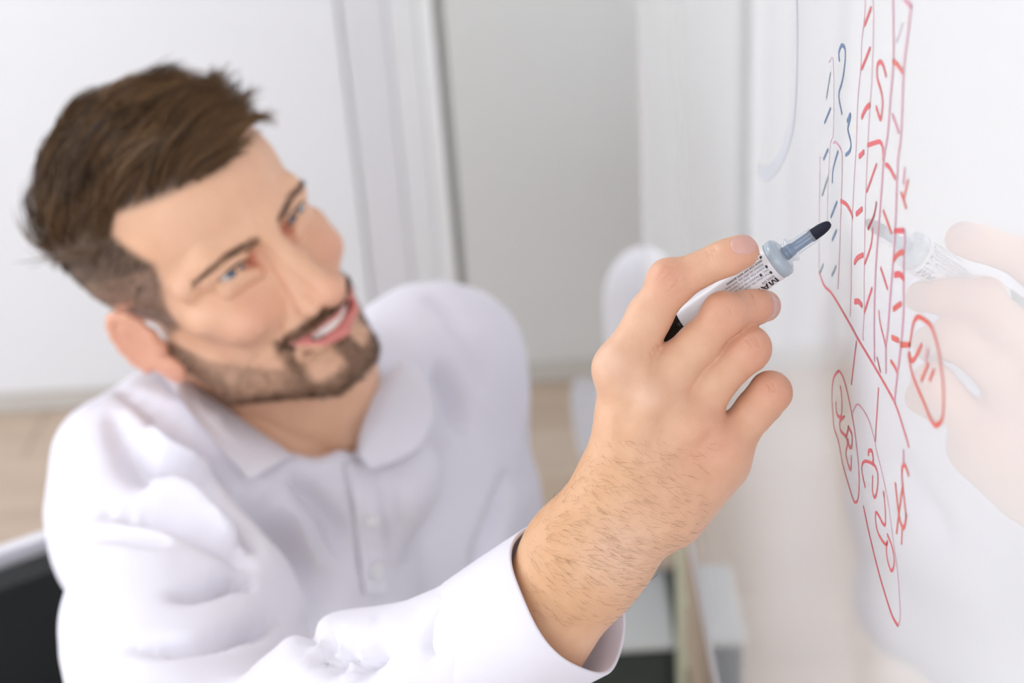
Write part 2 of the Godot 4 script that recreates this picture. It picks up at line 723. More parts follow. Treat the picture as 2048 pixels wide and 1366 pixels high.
	# the recessed plinth under the fronts
	structure("baseboard_back", box(Vector3(x1 - x0, 0.05, 0.012), 0.002), mat(Color(0.80, 0.78, 0.75), 0.5), Vector3((x0 + x1) / 2, 0.025, z0 - 0.004), "low pale plinth under the cabinet fronts", "baseboard")

# Where the pixel column at y = 350 meets the back wall.
func wall_x(px: float) -> float:
	var p := at(px, 350.0, 1.0) - eye
	return (eye + p * (-2.80 / p.z)).x

func floor_boards(x0: float, x1: float, z0: float, z1: float, wood: StandardMaterial3D) -> void:
	var slab := Node3D.new()
	slab.name = "floor"
	add_child(slab)
	slab.set_meta("kind", "structure")
	tag(slab, "light beige wooden plank floor of the office", "floor")
	put("slab", box(Vector3(x1 - x0 + 0.4, 0.1, z1 - z0 + 0.4), 0.002), mat(Color(0.35, 0.3, 0.25), 0.9), slab, Vector3((x0 + x1) / 2, -0.062, (z0 + z1) / 2))
	var grain := FastNoiseLite.new()
	grain.frequency = 0.012
	grain.fractal_octaves = 4
	var tones: Array[StandardMaterial3D] = []
	for k in 4:
		var t := NoiseTexture2D.new()
		t.width = 256
		t.height = 256
		t.seamless = true
		grain.seed = 20 + k
		t.noise = grain
		var ramp := Gradient.new()
		var c := [Color(0.81, 0.725, 0.64), Color(0.79, 0.70, 0.61), Color(0.825, 0.745, 0.665), Color(0.775, 0.685, 0.60)][k] as Color
		ramp.set_color(0, c.darkened(0.06))
		ramp.set_color(1, c.lightened(0.05))
		t.color_ramp = ramp
		var m := mat(Color.WHITE, 0.55)
		m.albedo_texture = t
		m.uv1_triplanar = true
		m.uv1_scale = Vector3(0.6, 3.0, 6.0)
		tones.append(m)
	var lengths := [1.9, 1.4, 1.65]
	rng.seed = 5
	var shapes := {}
	var z := z0
	var row := 0
	while z < z1:
		var x := x0 - (row % 3) * 0.55
		var n := row
		while x < x1:
			var l: float = lengths[n % 3]
			var a := maxf(x, x0)
			var b := minf(x + l, x1)
			if b - a > 0.05:
				var key := "%.2f" % (b - a)
				if not shapes.has(key):
					shapes[key] = box(Vector3(b - a - 0.002, 0.012, 0.188), 0.0015)
				put("plank", shapes[key], tones[rng.randi() % 4], slab, Vector3((a + b) / 2, -0.006, z + 0.095))
			x += l
			n += 1
		z += 0.19
		row += 1

# ---------------------------------------------------------------- the whiteboard and what is written on it
func on_board(px: float, py: float) -> Vector3:
	var d := at(px, py, 1.0) - eye
	return eye + d * (BOARD_X / d.x)

func build_board() -> void:
	var o := thing("whiteboard", "large glossy whiteboard covered in red and blue marker notes, right of the man", "whiteboard", Vector3(BOARD_X, 0.0, -0.43))
	var z_far := -1.625 + 0.43
	var z_near := 1.2
	var y0 := 0.78
	var y1 := 2.0
	var face := mat(Color(0.93, 0.93, 0.935), 0.02)
	face.metallic_specular = 0.68
	face.clearcoat_enabled = true
	face.clearcoat = 0.45
	face.clearcoat_roughness = 0.0
	put("panel", box(Vector3(0.018, y1 - y0, z_near - z_far), 0.001), face, o, Vector3(0.009, (y0 + y1) / 2, (z_near + z_far) / 2))
	var rim := mat(Color(0.82, 0.80, 0.80), 0.5)
	var st := SurfaceTool.new()
	st.begin(Mesh.PRIMITIVE_TRIANGLES)
	for y in [y0, y1]:
		add_box(st, Transform3D(Basis.IDENTITY, Vector3(0.0085, y, (z_near + z_far) / 2)), Vector3(0.020, 0.016, z_near - z_far + 0.016), 0.002)
	for z in [z_far, z_near]:
		add_box(st, Transform3D(Basis.IDENTITY, Vector3(0.0085, (y0 + y1) / 2, z)), Vector3(0.020, y1 - y0 - 0.016, 0.010), 0.002)
	put("frame", finish(st), rim, o)
	# two posts that carry the board on the cabinet below
	var leg := mat(Color(0.8, 0.8, 0.8), 0.35, 0.4)
	for z in [z_far + 0.35, z_near - 0.25]:
		put("post", box(Vector3(0.025, y1 - 0.6885 - 0.05, 0.05), 0.004), leg, o, Vector3(0.034, (y1 + 0.6885 - 0.05) / 2, z))
	var inks := {
		"r": mat(Color(0.90, 0.33, 0.36), 0.3), "p": mat(Color(0.885, 0.62, 0.69), 0.3), "f": mat(Color(0.885, 0.80, 0.84), 0.3),
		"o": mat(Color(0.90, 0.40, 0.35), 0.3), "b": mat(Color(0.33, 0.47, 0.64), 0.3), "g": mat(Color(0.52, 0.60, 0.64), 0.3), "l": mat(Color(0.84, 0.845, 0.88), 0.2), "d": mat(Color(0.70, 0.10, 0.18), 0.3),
	}
	for s in strokes():
		var pts: Array = []
		var flat: Array = s[2]
		for k in range(0, flat.size(), 2):
			var q := on_board(flat[k], flat[k + 1]) - o.position
			pts.append(q)
		put("ink_stroke", ribbon(spline(pts, 5 if pts.size() > 2 else 2), s[1] * (0.00048 if s[0] == "p" or s[0] == "f" else 0.00088)), inks[s[0]], o)

# A felt-tip line: a thin raised film lying on the board, with round ends.
func ribbon(pts: Array, width: float) -> ArrayMesh:
	var st := SurfaceTool.new()
	st.begin(Mesh.PRIMITIVE_TRIANGLES)
	st.set_smooth_group(-1)
	var h := width * 0.5
	var lift := Vector3(-0.00015, 0, 0)
	var left: Array[Vector3] = []
	var right: Array[Vector3] = []
	var n := pts.size()
	var nrm := Vector3(-1, 0, 0)
	for k in n:
		var d: Vector3 = (pts[mini(k + 1, n - 1)] - pts[maxi(k - 1, 0)]).normalized()
		var sd := d.cross(nrm)
		left.append(pts[k] + sd * h + lift)
		right.append(pts[k] - sd * h + lift)
	for k in n - 1:
		quad_out(st, left[k], right[k], right[k + 1], left[k + 1], nrm)
	for e in [0, n - 1]:
		for j in 10:
			var a := TAU * j / 10.0
			var b := TAU * (j + 1) / 10.0
			var c: Vector3 = pts[e] + lift * 1.2
			tri_out(st, c, c + Vector3(0, cos(a), sin(a)) * h, c + Vector3(0, cos(b), sin(b)) * h, nrm)
	return finish(st)

func strokes() -> Array:
	return [
		["p", 1.6, [1731, 0, 1729, 38, 1724, 82, 1722, 133, 1716, 200, 1713, 286, 1709.5, 343, 1706.6, 400, 1704, 457, 1702.8, 533, 1702, 590, 1700.5, 632]],
		["p", 1.6, [1746.5, 0, 1747.5, 50, 1744, 160, 1741, 200, 1736, 289, 1732, 381, 1730, 460, 1728.5, 552, 1728.5, 625, 1726, 672, 1727, 680]],
		["p", 4.0, [1786.5, 0, 1787.5, 86, 1786.5, 133, 1781, 200, 1776.5, 260, 1772, 291, 1766.5, 329, 1764.6, 362, 1757, 460, 1753, 514, 1749.4, 590, 1748.5, 657, 1749, 720]],
		["p", 4.0, [1822.7, 13, 1814, 86, 1807.5, 143, 1803, 260, 1797, 314, 1794, 371, 1790, 476, 1785.6, 533, 1781, 590, 1776, 657, 1772, 695, 1772, 743]],
		["p", 4.0, [1808, 461, 1810, 476, 1808, 514, 1807.5, 590, 1807.5, 619, 1803.7, 676, 1800, 710, 1795, 748, 1789, 802]],
		["r", 1.44, [1639, 545, 1648.5, 571, 1665.7, 590, 1703.7, 655, 1715, 676, 1757, 746.5, 1789.4, 805, 1805.6, 852, 1818, 894]],
		["f", 2.0, [1658, 124, 1666.6, 124.7, 1667, 260, 1661, 286, 1656, 371, 1655, 440]],
		["f", 2.2, [1640, 314, 1638, 500, 1639, 545]],
		["p", 2.0, [1666.6, 286, 1671, 284, 1682, 299, 1684.7, 324, 1682.8, 400, 1681, 450, 1679, 514, 1676, 577]],
		["r", 2.0, [1682, 402, 1693, 409, 1702, 424.6, 1705, 434]],
		["r", 2.0, [1742, 16, 1730, 49.5]],
		["r", 2.0, [1740, 97, 1724, 137]],
		["r", 2.4, [1740, 210, 1732, 217, 1724, 234]],
		["r", 2.4, [1727.5, 304, 1719, 313]],
		["r", 2.4, [1724, 418, 1713, 428]],
		["r", 2.4, [1725.6, 510, 1715, 516, 1709.5, 525.6]],
		["r", 2.6, [1710, 603.6, 1717, 602.7, 1723.7, 611]],
		["r", 1.6, [1753, 329, 1734, 382.7]],
		["d", 1.6, [1753, 405.7, 1749, 428.5, 1744.7, 440, 1736.5, 457]],
		["r", 1.5, [1746, 457, 1742, 491, 1730, 526.6]],
		["r", 1.7, [1744, 577, 1729.4, 622.7]],
		["r", 2.0, [1736, 290.4, 1749.4, 285.6, 1760, 283.7, 1765.6, 295, 1766.6, 318]],
		["o", 2.2, [1786.5, 122, 1795, 129.4, 1804.6, 143]],
		["f", 2.0, [1805.6, 47.6, 1793, 84]],
		["p", 4.0, [1810, 0, 1821, 11]],
		["p", 4.0, [1785.6, 230.5, 1797, 263]],
		["r", 2.0, [1772, 329.4, 1779, 335, 1790, 356]],
		["o", 2.0, [1767.5, 423, 1782.7, 464.7]],
		["r", 1.7, [1762, 537, 1775, 577]],
		["r", 1.4, [1758, 623, 1761, 647.6, 1772, 693]],
		["d", 1.4, [1754.6, 716, 1761, 743]],
		["o", 1.8, [1782, 722, 1788.4, 731, 1794, 743]],
		["r", 2.2, [1789.4, 462, 1807.5, 461]],
		["o", 2.2, [1807.5, 504, 1797, 507.5, 1788.4, 519]],
		["r", 2.6, [1790, 550, 1799, 548.5, 1807.5, 556]],
		["o", 2.4, [1801.8, 607.5, 1787.5, 618]],
		["o", 2.4, [1784.6, 675, 1797, 681]],
		["o", 2.4, [1801.8, 689.5, 1820, 689.5]],
		["p", 4.0, [1809.4, 339, 1807.5, 365.6]],
		["o", 2.0, [1816, 362, 1808.4, 396]],
		["o", 2.0, [1803, 386.5, 1812, 415]],
		["b", 1.8, [1679, 120, 1677.7, 106.6, 1681, 95, 1684.7, 90.4, 1690.4, 99, 1690, 125.6, 1684.7, 162, 1677.7, 190, 1683.8, 226.5]],
		["b", 1.8, [1695, 242, 1700, 229.5, 1701, 234, 1696, 255, 1697, 265, 1702, 286, 1700, 301, 1692, 310]],
		["r", 2.0, [1772, 151, 1766.6, 131, 1761, 124, 1755, 131, 1754.8, 156, 1761, 177, 1765.6, 202, 1763.7, 228, 1760.5, 238, 1753, 215]],
		["g", 1.6, [1661, 146.6, 1653, 196]],
		["b", 1.6, [1661, 217, 1649.5, 245.5]],
		["b", 1.6, [1656, 299, 1647.6, 318]],
		["b", 1.6, [1676, 303, 1666.6, 337, 1664.7, 363.7]],
		["g", 1.6, [1656, 354, 1644.7, 390]],
		["b", 1.6, [1674, 403.7, 1662, 434]],
		["b", 1.6, [1673, 461, 1664.7, 480]],
		["g", 1.6, [1646.6, 529, 1641, 543]],
		["g", 1.8, [1672, 533, 1664, 550]],
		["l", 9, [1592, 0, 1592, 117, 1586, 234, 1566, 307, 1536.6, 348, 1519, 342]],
		["r", 1.28, [1677, 742, 1667.6, 756, 1664, 790, 1666.6, 838, 1668.5, 856, 1678, 886.6, 1685.7, 928.5, 1701, 982, 1709.5, 1004.6, 1717, 993, 1718, 942, 1710, 865.6, 1701, 814, 1690, 765.6, 1681, 744.6, 1677, 742]],
		["r", 1.5, [1681, 773, 1684, 800, 1683, 829, 1678, 834, 1673, 824, 1672, 805]],
		["r", 1.6, [1688.5, 833, 1680, 843, 1681, 860, 1686.6, 867.5, 1693, 871, 1697, 854]],
		["r", 1.8, [1697, 854, 1703.8, 869.5, 1703.8, 892, 1699, 894, 1696, 879]],
		["r", 1.4, [1691.4, 871, 1695, 886.6, 1692, 909.4, 1701, 940, 1702.8, 913]],
		["p", 1.5, [1704.7, 840, 1704.7, 827.6, 1713, 809.5, 1722, 814, 1735, 835, 1744.7, 862, 1754, 903.7, 1765.6, 951, 1777, 1008, 1784.7, 1065, 1794.6, 1138, 1799.6, 1197.6, 1800.5, 1237, 1796, 1251]],
		["r", 1.6, [1796, 1251, 1782.8, 1227, 1759, 1150, 1739, 1069, 1727.4, 1014]],
		["r", 1.8, [1737, 909, 1738, 902, 1743.7, 902, 1746.6, 917, 1745.6, 928.5]],
		["r", 1.44, [1730.4, 974, 1723.7, 938, 1729.5, 922.7, 1748.5, 930, 1756, 951, 1754, 982, 1749.4, 995, 1745, 980, 1745.6, 953]],
		["r", 2.0, [1767.5, 986, 1768.5, 993]],
		["r", 1.44, [1769.4, 1001, 1771, 1030, 1769, 1051, 1754, 1025.7, 1751, 1035.6, 1756, 1065, 1770, 1088, 1775, 1083]],
		["r", 1.44, [1775, 1069, 1784.7, 1095, 1788.7, 1122.5, 1783.8, 1142, 1776.8, 1126.5, 1773, 1102.8, 1774.5, 1085]],
		["p", 4.0, [1807, 903.7, 1807.5, 924.6]],
		["o", 2.0, [1817, 949, 1811, 932, 1805.6, 932, 1804, 951, 1807.5, 989, 1812, 1027, 1813, 1030, 1807.5, 1056, 1798.6, 1033.6, 1791, 968.4]],
		["o", 1.8, [1805.6, 970, 1798, 1027, 1793.6, 1065]],
		["o", 1.6, [1804.5, 1059, 1803.5, 1087]],
		["r", 1.4, [1757.4, 777, 1752, 860, 1751, 881]],
		["r", 1.5, [1713, 683.7, 1702.8, 767.5]],
		["o", 2.0, [1820, 689.5, 1825.6, 653, 1831, 638, 1839, 634, 1852, 642, 1864, 655, 1876, 693, 1883, 737, 1887.5, 781, 1886, 830, 1878, 848, 1866, 846, 1846, 800, 1826, 751.5, 1817, 710.5]],
		["o", 2.0, [1818.6, 704.6, 1826, 722, 1843.5, 690]],
		["o", 1.8, [1857, 728, 1843.5, 760]],
		["o", 1.8, [1868, 740, 1860, 760]],
		["p", 4.0, [1856, 700, 1852, 720]],
	]

# ---------------------------------------------------------------- furniture
# A moulded chair shell: a strip of cross-sections from the front of the seat to the top of the back.
func chair_shell(grow: float, thick: float, lift: float, from_back: bool = false) -> ArrayMesh:
	var prof: Array = spline([Vector3(0.33, 0.425, 0.23), Vector3(0.42, 0.452, 0.17), Vector3(0.45, 0.452, 0.02), Vector3(0.44, 0.455, -0.13), Vector3(0.41, 0.50, -0.215), Vector3(0.40, 0.62, -0.245), Vector3(0.42, 0.76, -0.265), Vector3(0.425, 0.86, -0.285), Vector3(0.37, 0.915, -0.298), Vector3(0.28, 0.93, -0.30)], 5)
	if from_back:
		prof = prof.slice(21)
	var rows: Array = []
	var under: Array = []
	var n := prof.size()
	var m := 16
	for k in n:
		var p: Vector3 = prof[k]
		var d: Vector3 = prof[mini(k + 1, n - 1)] - prof[maxi(k - 1, 0)]
		var nr := Vector3(0, -d.z, d.y).normalized()
		var row: Array[Vector3] = []
		var und: Array[Vector3] = []
		for j in m + 1:
			var t := float(j) / m * 2.0 - 1.0
			var w := (p.x + grow) * 0.5
			var q := Vector3(t * w, p.y, p.z) + nr * (0.035 * t * t * t * t + lift)
			row.append(q)
			und.append(q - nr * thick * (1.0 - 0.6 * t * t * t * t))
		rows.append(row)
		under.append(und)
	var st := SurfaceTool.new()
	st.begin(Mesh.PRIMITIVE_TRIANGLES)
	st.set_smooth_group(0)
	for k in n - 1:
		for j in m:
			var out: Vector3 = rows[k][j] - under[k][j]
			quad_out(st, rows[k][j], rows[k][j + 1], rows[k + 1][j + 1], rows[k + 1][j], out)
			quad_out(st, under[k][j], under[k][j + 1], under[k + 1][j + 1], under[k + 1][j], -out)
	st.set_smooth_group(1)
	for k in n - 1:
		for e in [0, m]:
			quad_out(st, rows[k][e], under[k][e], under[k + 1][e], rows[k + 1][e], rows[k][e] - rows[k][m / 2])
	for e in [0, n - 1]:
		for j in m:
			quad_out(st, rows[e][j], rows[e][j + 1], under[e][j + 1], under[e][j], rows[e][j] - rows[n / 2][j])
	return finish(st)

func build_furniture() -> void:
	var white := mat(Color(0.90, 0.89, 0.91), 0.35)
	var black := mat(Color(0.015, 0.028, 0.028), 0.8)
	black.rim_enabled = true
	black.rim = 0.3
	noise_bump(black, 0.3, 0.05, 14.0)
	var steel := mat(Color(0.32, 0.33, 0.33), 0.35, 0.7)
	# the chair the man sits on
	var c := thing("office_chair", "office chair with black padding on a white shell, under the man", "chair", Vector3(-0.297, 0, -0.815))
	c.rotation.y = atan2(0.5, 0.87)
	put("shell", chair_shell(0.05, 0.014, -0.03), white, c, Vector3(0, -0.078, -0.012))
	put("backrest_pad", chair_shell(0.015, 0.035, 0.012, true), black, c, Vector3(0, -0.082, 0.0))
	var seat_profile := box(Vector3(0.43, 0.05, 0.40), 0.02)
	put("seat_pad", seat_profile, black, c, Vector3(0, 0.435, 0.03))
	put("column", lathe([Vector2(0, 0.1), Vector2(0.03, 0.1), Vector2(0.03, 0.3), Vector2(0.02, 0.3), Vector2(0.02, 0.38), Vector2(0.09, 0.385), Vector2(0.09, 0.395), Vector2(0, 0.395)], 20, false), steel, c)
	for k in 5:
		var a := TAU * k / 5.0 + 0.3
		var e := Vector3(cos(a), 0, sin(a))
		put("base_arm", tube([Vector3(0, 0.115, 0), e * 0.12 + Vector3(0, 0.11, 0), e * 0.29 + Vector3(0, 0.075, 0)], [0.026, 0.022, 0.015], 10), steel, c)
		var wheel := lathe([Vector2(0, -0.02), Vector2(0.024, -0.02), Vector2(0.029, -0.014), Vector2(0.029, 0.014), Vector2(0.024, 0.02), Vector2(0, 0.02)], 16)
		var w := put("caster", wheel, mat(Color(0.05, 0.05, 0.05), 0.5), c, e * 0.285 + Vector3(0, 0.03, 0))
		w.rotation = Vector3(PI / 2, -a, 0)
	# a second chair beyond the end of the whiteboard
	var b := thing("visitor_chair", "white shell chair standing beyond the far end of the whiteboard", "chair", Vector3(0.292, 0, -1.96))
	b.rotation.y = PI + 0.1
	put("shell", chair_shell(0.06, 0.014, 0.0), white, b, Vector3(0, -0.085, 0))
	put("seat_frame", box(Vector3(0.45, 0.05, 0.40), 0.01), steel, b, Vector3(0, 0.335, 0.03))
	put("column", lathe([Vector2(0, 0.02), Vector2(0.03, 0.02), Vector2(0.022, 0.2), Vector2(0.022, 0.3), Vector2(0.08, 0.315), Vector2(0, 0.318)], 20, false), steel, b)
	put("base_plate", lathe([Vector2(0, 0.0), Vector2(0.2, 0.0), Vector2(0.2, 0.008), Vector2(0.03, 0.022), Vector2(0, 0.022)], 32, false), steel, b)
	# a storage box on the floor beside it
	var crate := thing("storage_box", "dark grey storage box, pale lid, on the floor by the end of the slatted cabinet", "box", Vector3(0.075, 0, -1.705))
	var felt := mat(Color(0.27, 0.295, 0.285), 0.85)
	noise_bump(felt, 0.2, 0.05, 10.0)
	put("body", box(Vector3(0.15, 0.255, 0.17), 0.008), felt, crate, Vector3(0, 0.128, 0))
	put("lid", box(Vector3(0.158, 0.014, 0.178), 0.005), mat(Color(0.80, 0.80, 0.79), 0.5), crate, Vector3(0, 0.262, 0))
	# low cabinet with wooden slats under the whiteboard
	var w := thing("slatted_cabinet", "low wooden cabinet with brown slats under the whiteboard", "cabinet", Vector3(0.33, 0, -0.49))
	var timber := mat(Color(0.62, 0.545, 0.46), 0.6)
	noise_bump(timber, 0.02, 0.04, 3.0)
	var dim := mat(Color(0.45, 0.41, 0.33), 0.6)
	var khaki := mat(Color(0.66, 0.655, 0.55), 0.6)
	put("body", box(Vector3(0.36, 0.60, 2.19), 0.004), khaki, w, Vector3(0.0, 0.36, 0.0))
	put("top", box(Vector3(0.385, 0.025, 2.22), 0.004), khaki, w, Vector3(0.0, 0.675, 0.0))
	for k in 7:
		put("slat", box(Vector3(0.014, 0.062, 1.93), 0.004), [timber, dim, timber, timber, dim, timber, timber][k], w, Vector3(-0.188, 0.10 + k * 0.088, 0.13))
	put("plinth", box(Vector3(0.33, 0.06, 2.1), 0.004), dim, w, Vector3(0, 0.03, 0))

# ---------------------------------------------------------------- the marker pen
func wrapped_text(words: String, bold: bool, cap: float, along: float, phi: float, r: float) -> ArrayMesh:
	var tm := TextMesh.new()
	tm.text = words
	var font := SystemFont.new()
	font.font_names = PackedStringArray(["Droid Sans"])
	font.font_weight = 700 if bold else 400
	tm.font = font
	tm.font_size = 64
	tm.pixel_size = 0.01
	var sc := cap / 0.46
	tm.depth = 0.0
	tm.curve_step = 1.0
	tm.horizontal_alignment = HORIZONTAL_ALIGNMENT_LEFT
	var arr := tm.get_mesh_arrays()
	var vs: PackedVector3Array = arr[Mesh.ARRAY_VERTEX]
	var ids: PackedInt32Array = arr[Mesh.ARRAY_INDEX]
	var st := SurfaceTool.new()
	st.begin(Mesh.PRIMITIVE_TRIANGLES)
	for i in range(0, ids.size(), 3):
		var up := Vector3(0, cap * 0.5, 0)
		_wrap(st, vs[ids[i]] * sc + up, vs[ids[i + 1]] * sc + up, vs[ids[i + 2]] * sc + up, phi, along, r)
	return st.commit()

# Lays a flat triangle of a letter on the barrel, in pieces small enough to follow the curve.
func _wrap(st: SurfaceTool, a: Vector3, b: Vector3, c: Vector3, phi: float, along: float, r: float) -> void:
	var e := [absf(a.y - b.y), absf(b.y - c.y), absf(c.y - a.y)]
	var most: float = maxf(e[0], maxf(e[1], e[2]))
	if most > 0.0009:
		var k := e.find(most)
		var q: Array = [[a, b, c], [b, c, a], [c, a, b]][k]
		var m: Vector3 = (q[0] + q[1]) * 0.5
		_wrap(st, q[0], m, q[2], phi, along, r)
		_wrap(st, m, q[1], q[2], phi, along, r)
		return
	for v in [a, b, c]:
		var t: float = -phi - v.y / r
		st.set_normal(Vector3(sin(t), 0, cos(t)))
		st.add_vertex(Vector3(sin(t) * r, along + v.x, cos(t) * r))

func build_marker() -> void:
	var tip := at(1661.0, 446.0, 0.599)
	var rear := at(1330.0, 672.0, 0.630)
	var axis := (rear - tip).normalized()
	var o := thing("marker_pen", "blue whiteboard marker pen with a white printed label, uncapped, held in the man's hand", "marker pen", tip)
	# local +y runs from the tip to the rear, +z faces the photographer, +x faces down the picture
	var face := (eye - (tip + rear) * 0.5)
	face = (face - axis * axis.dot(face)).normalized()
	var across := axis.cross(face)
	o.transform = Transform3D(Basis(across, axis, face), tip)
	var mm := 0.001
	var clear := mat(Color(0.86, 0.92, 0.97, 0.22), 0.06)
	clear.transparency = BaseMaterial3D.TRANSPARENCY_ALPHA
	var frosted := mat(Color(0.66, 0.72, 0.77), 0.12)
	frosted.clearcoat_enabled = true
	frosted.clearcoat = 1.0
	var ink := mat(Color(0.035, 0.06, 0.16), 0.7)
	var blue := mat(Color(0.22, 0.36, 0.52), 0.25)
	var label := mat(Color(0.88, 0.88, 0.90), 0.22)
	label.clearcoat_enabled = true
	label.clearcoat = 0.5
	var black := mat(Color(0.02, 0.035, 0.04), 0.2)
	var silver := mat(Color(0.66, 0.68, 0.70), 0.3)
	put("nib", lathe(_mm([0, 0, 0.9, 0.2, 1.6, 1.0, 2.1, 2.6, 2.4, 4.6, 2.5, 8.0, 2.5, 9.6, 0, 9.6]), 24), ink, o)
	put("ink_feed", lathe(_mm([0, 8.5, 2.2, 8.5, 2.2, 17.6, 2.6, 18.4, 3.0, 22, 0, 22]), 24), blue, o)
	put("nib_holder", lathe(_mm([2.55, 8.2, 3.25, 8.0, 3.35, 8.6, 3.45, 16.6, 3.7, 17.6, 5.3, 18.0, 5.4, 19.2, 4.6, 19.8, 4.4, 21.4, 6.4, 22.0, 6.9, 22.8, 6.9, 23.6, 2.6, 23.6]), 32), clear, o)
	put("collar", lathe(_mm([0, 22.6, 4.2, 22.3, 6.6, 22.6, 7.7, 23.4, 8.15, 24.2, 8.2, 26.6, 7.85, 27.0, 7.85, 28.0, 0, 28.0]), 40), frosted, o)
	put("barrel", lathe(_mm([0, 27.4, 8.05, 27.4, 8.1, 27.6, 8.1, 72.0, 0, 72.0]), 48, false), label, o)
	# the rear of the label: black with slanting edges and a fine silver line
	var st := SurfaceTool.new()
	st.begin(Mesh.PRIMITIVE_TRIANGLES)
	st.set_smooth_group(0)
	var ss := SurfaceTool.new()
	ss.begin(Mesh.PRIMITIVE_TRIANGLES)
	ss.set_smooth_group(0)
	for j in 64:
		var a := TAU * j / 64.0
		var b := TAU * (j + 1) / 64.0
		for k in 2:
			var ya0 := (72.5 + 2.6 * sin(a + 0.4)) * mm
			var yb0 := (72.5 + 2.6 * sin(b + 0.4)) * mm
			var ra := 8.13 * mm if k == 0 else 8.12 * mm
			var y1a := 106.0 * mm
			var s := st
			if k == 1:
				ya0 = (86.0 - 4.5 * sin(a)) * mm
				yb0 = (86.0 - 4.5 * sin(b)) * mm
				s = ss
				ra = 8.18 * mm
			var ya1 := y1a if k == 0 else ya0 + 0.9 * mm
			var yb1 := y1a if k == 0 else yb0 + 0.9 * mm
			var da := Vector3(sin(a), 0, cos(a))
			var db := Vector3(sin(b), 0, cos(b))
			quad_out(s, da * ra + Vector3(0, ya0, 0), db * ra + Vector3(0, yb0, 0), db * ra + Vector3(0, yb1, 0), da * ra + Vector3(0, ya1, 0), da + db)
	put("rear_band", finish(st), black, o)
	put("silver_line", finish(ss), silver, o)
	put("end_plug", lathe(_mm([0, 70, 8.0, 70, 8.05, 105.6, 7.6, 107, 6.4, 107.6, 0, 107.6]), 40), black, o)
	var print_ink := mat(Color(0.05, 0.05, 0.06), 0.5)
	var small := mat(Color(0.18, 0.18, 0.2), 0.5)
	var r := 8.13 * mm
	var rows := [
		["MARKER", true, 3.7, 28.9, 0.74, print_ink],
		["MWL5M", false, 1.2, 29.2, 0.55, print_ink],
		["■ For colour ink, place cap on the pen after use", false, 0.95, 29.0, 0.29, small],
		["BULLET POINT and refillable ink for white boards", true, 0.9, 43.5, 0.46, small],
		["Inks.  ■ Replace cap after use", false, 0.95, 29.3, 0.11, small],
		["■ Xylene free. Keep in a horizontal position", false, 0.95, 29.0, -0.08, small],
		["Replace cap after use. Store away from heat", false, 0.9, 30.0, -0.25, small],
		["MADE FOR DRY WIPE BOARDS", true, 0.9, 29.6, -0.45, print_ink],
		["■ Do not shake", false, 1.0, 29.0, -0.66, small],
		["Dry wipe ink for boards", true, 0.95, 29.0, -0.84, print_ink],
		["Low odour ink, bullet tip", true, 0.95, 29.0, -1.02, print_ink],
	]
	for t in rows:
		put("lettering", wrapped_text(t[0], t[1], t[2] * mm, t[3] * mm, t[4], r), t[5], o)

func _mm(n: Array) -> Array:
	var out: Array = []
	for k in range(0, n.size(), 2):
		out.append(Vector2(n[k], n[k + 1]) * 0.001)
	return out

# ---------------------------------------------------------------- the man: right hand and forearm
func finger(f: Field, joints: Array, radii: Array, soft: float) -> void:
	f.cur += 1
	for k in joints.size() - 1:
		f.limb(joints[k], joints[k + 1], radii[k] * 0.001, radii[k + 1] * 0.001, soft * 0.001)

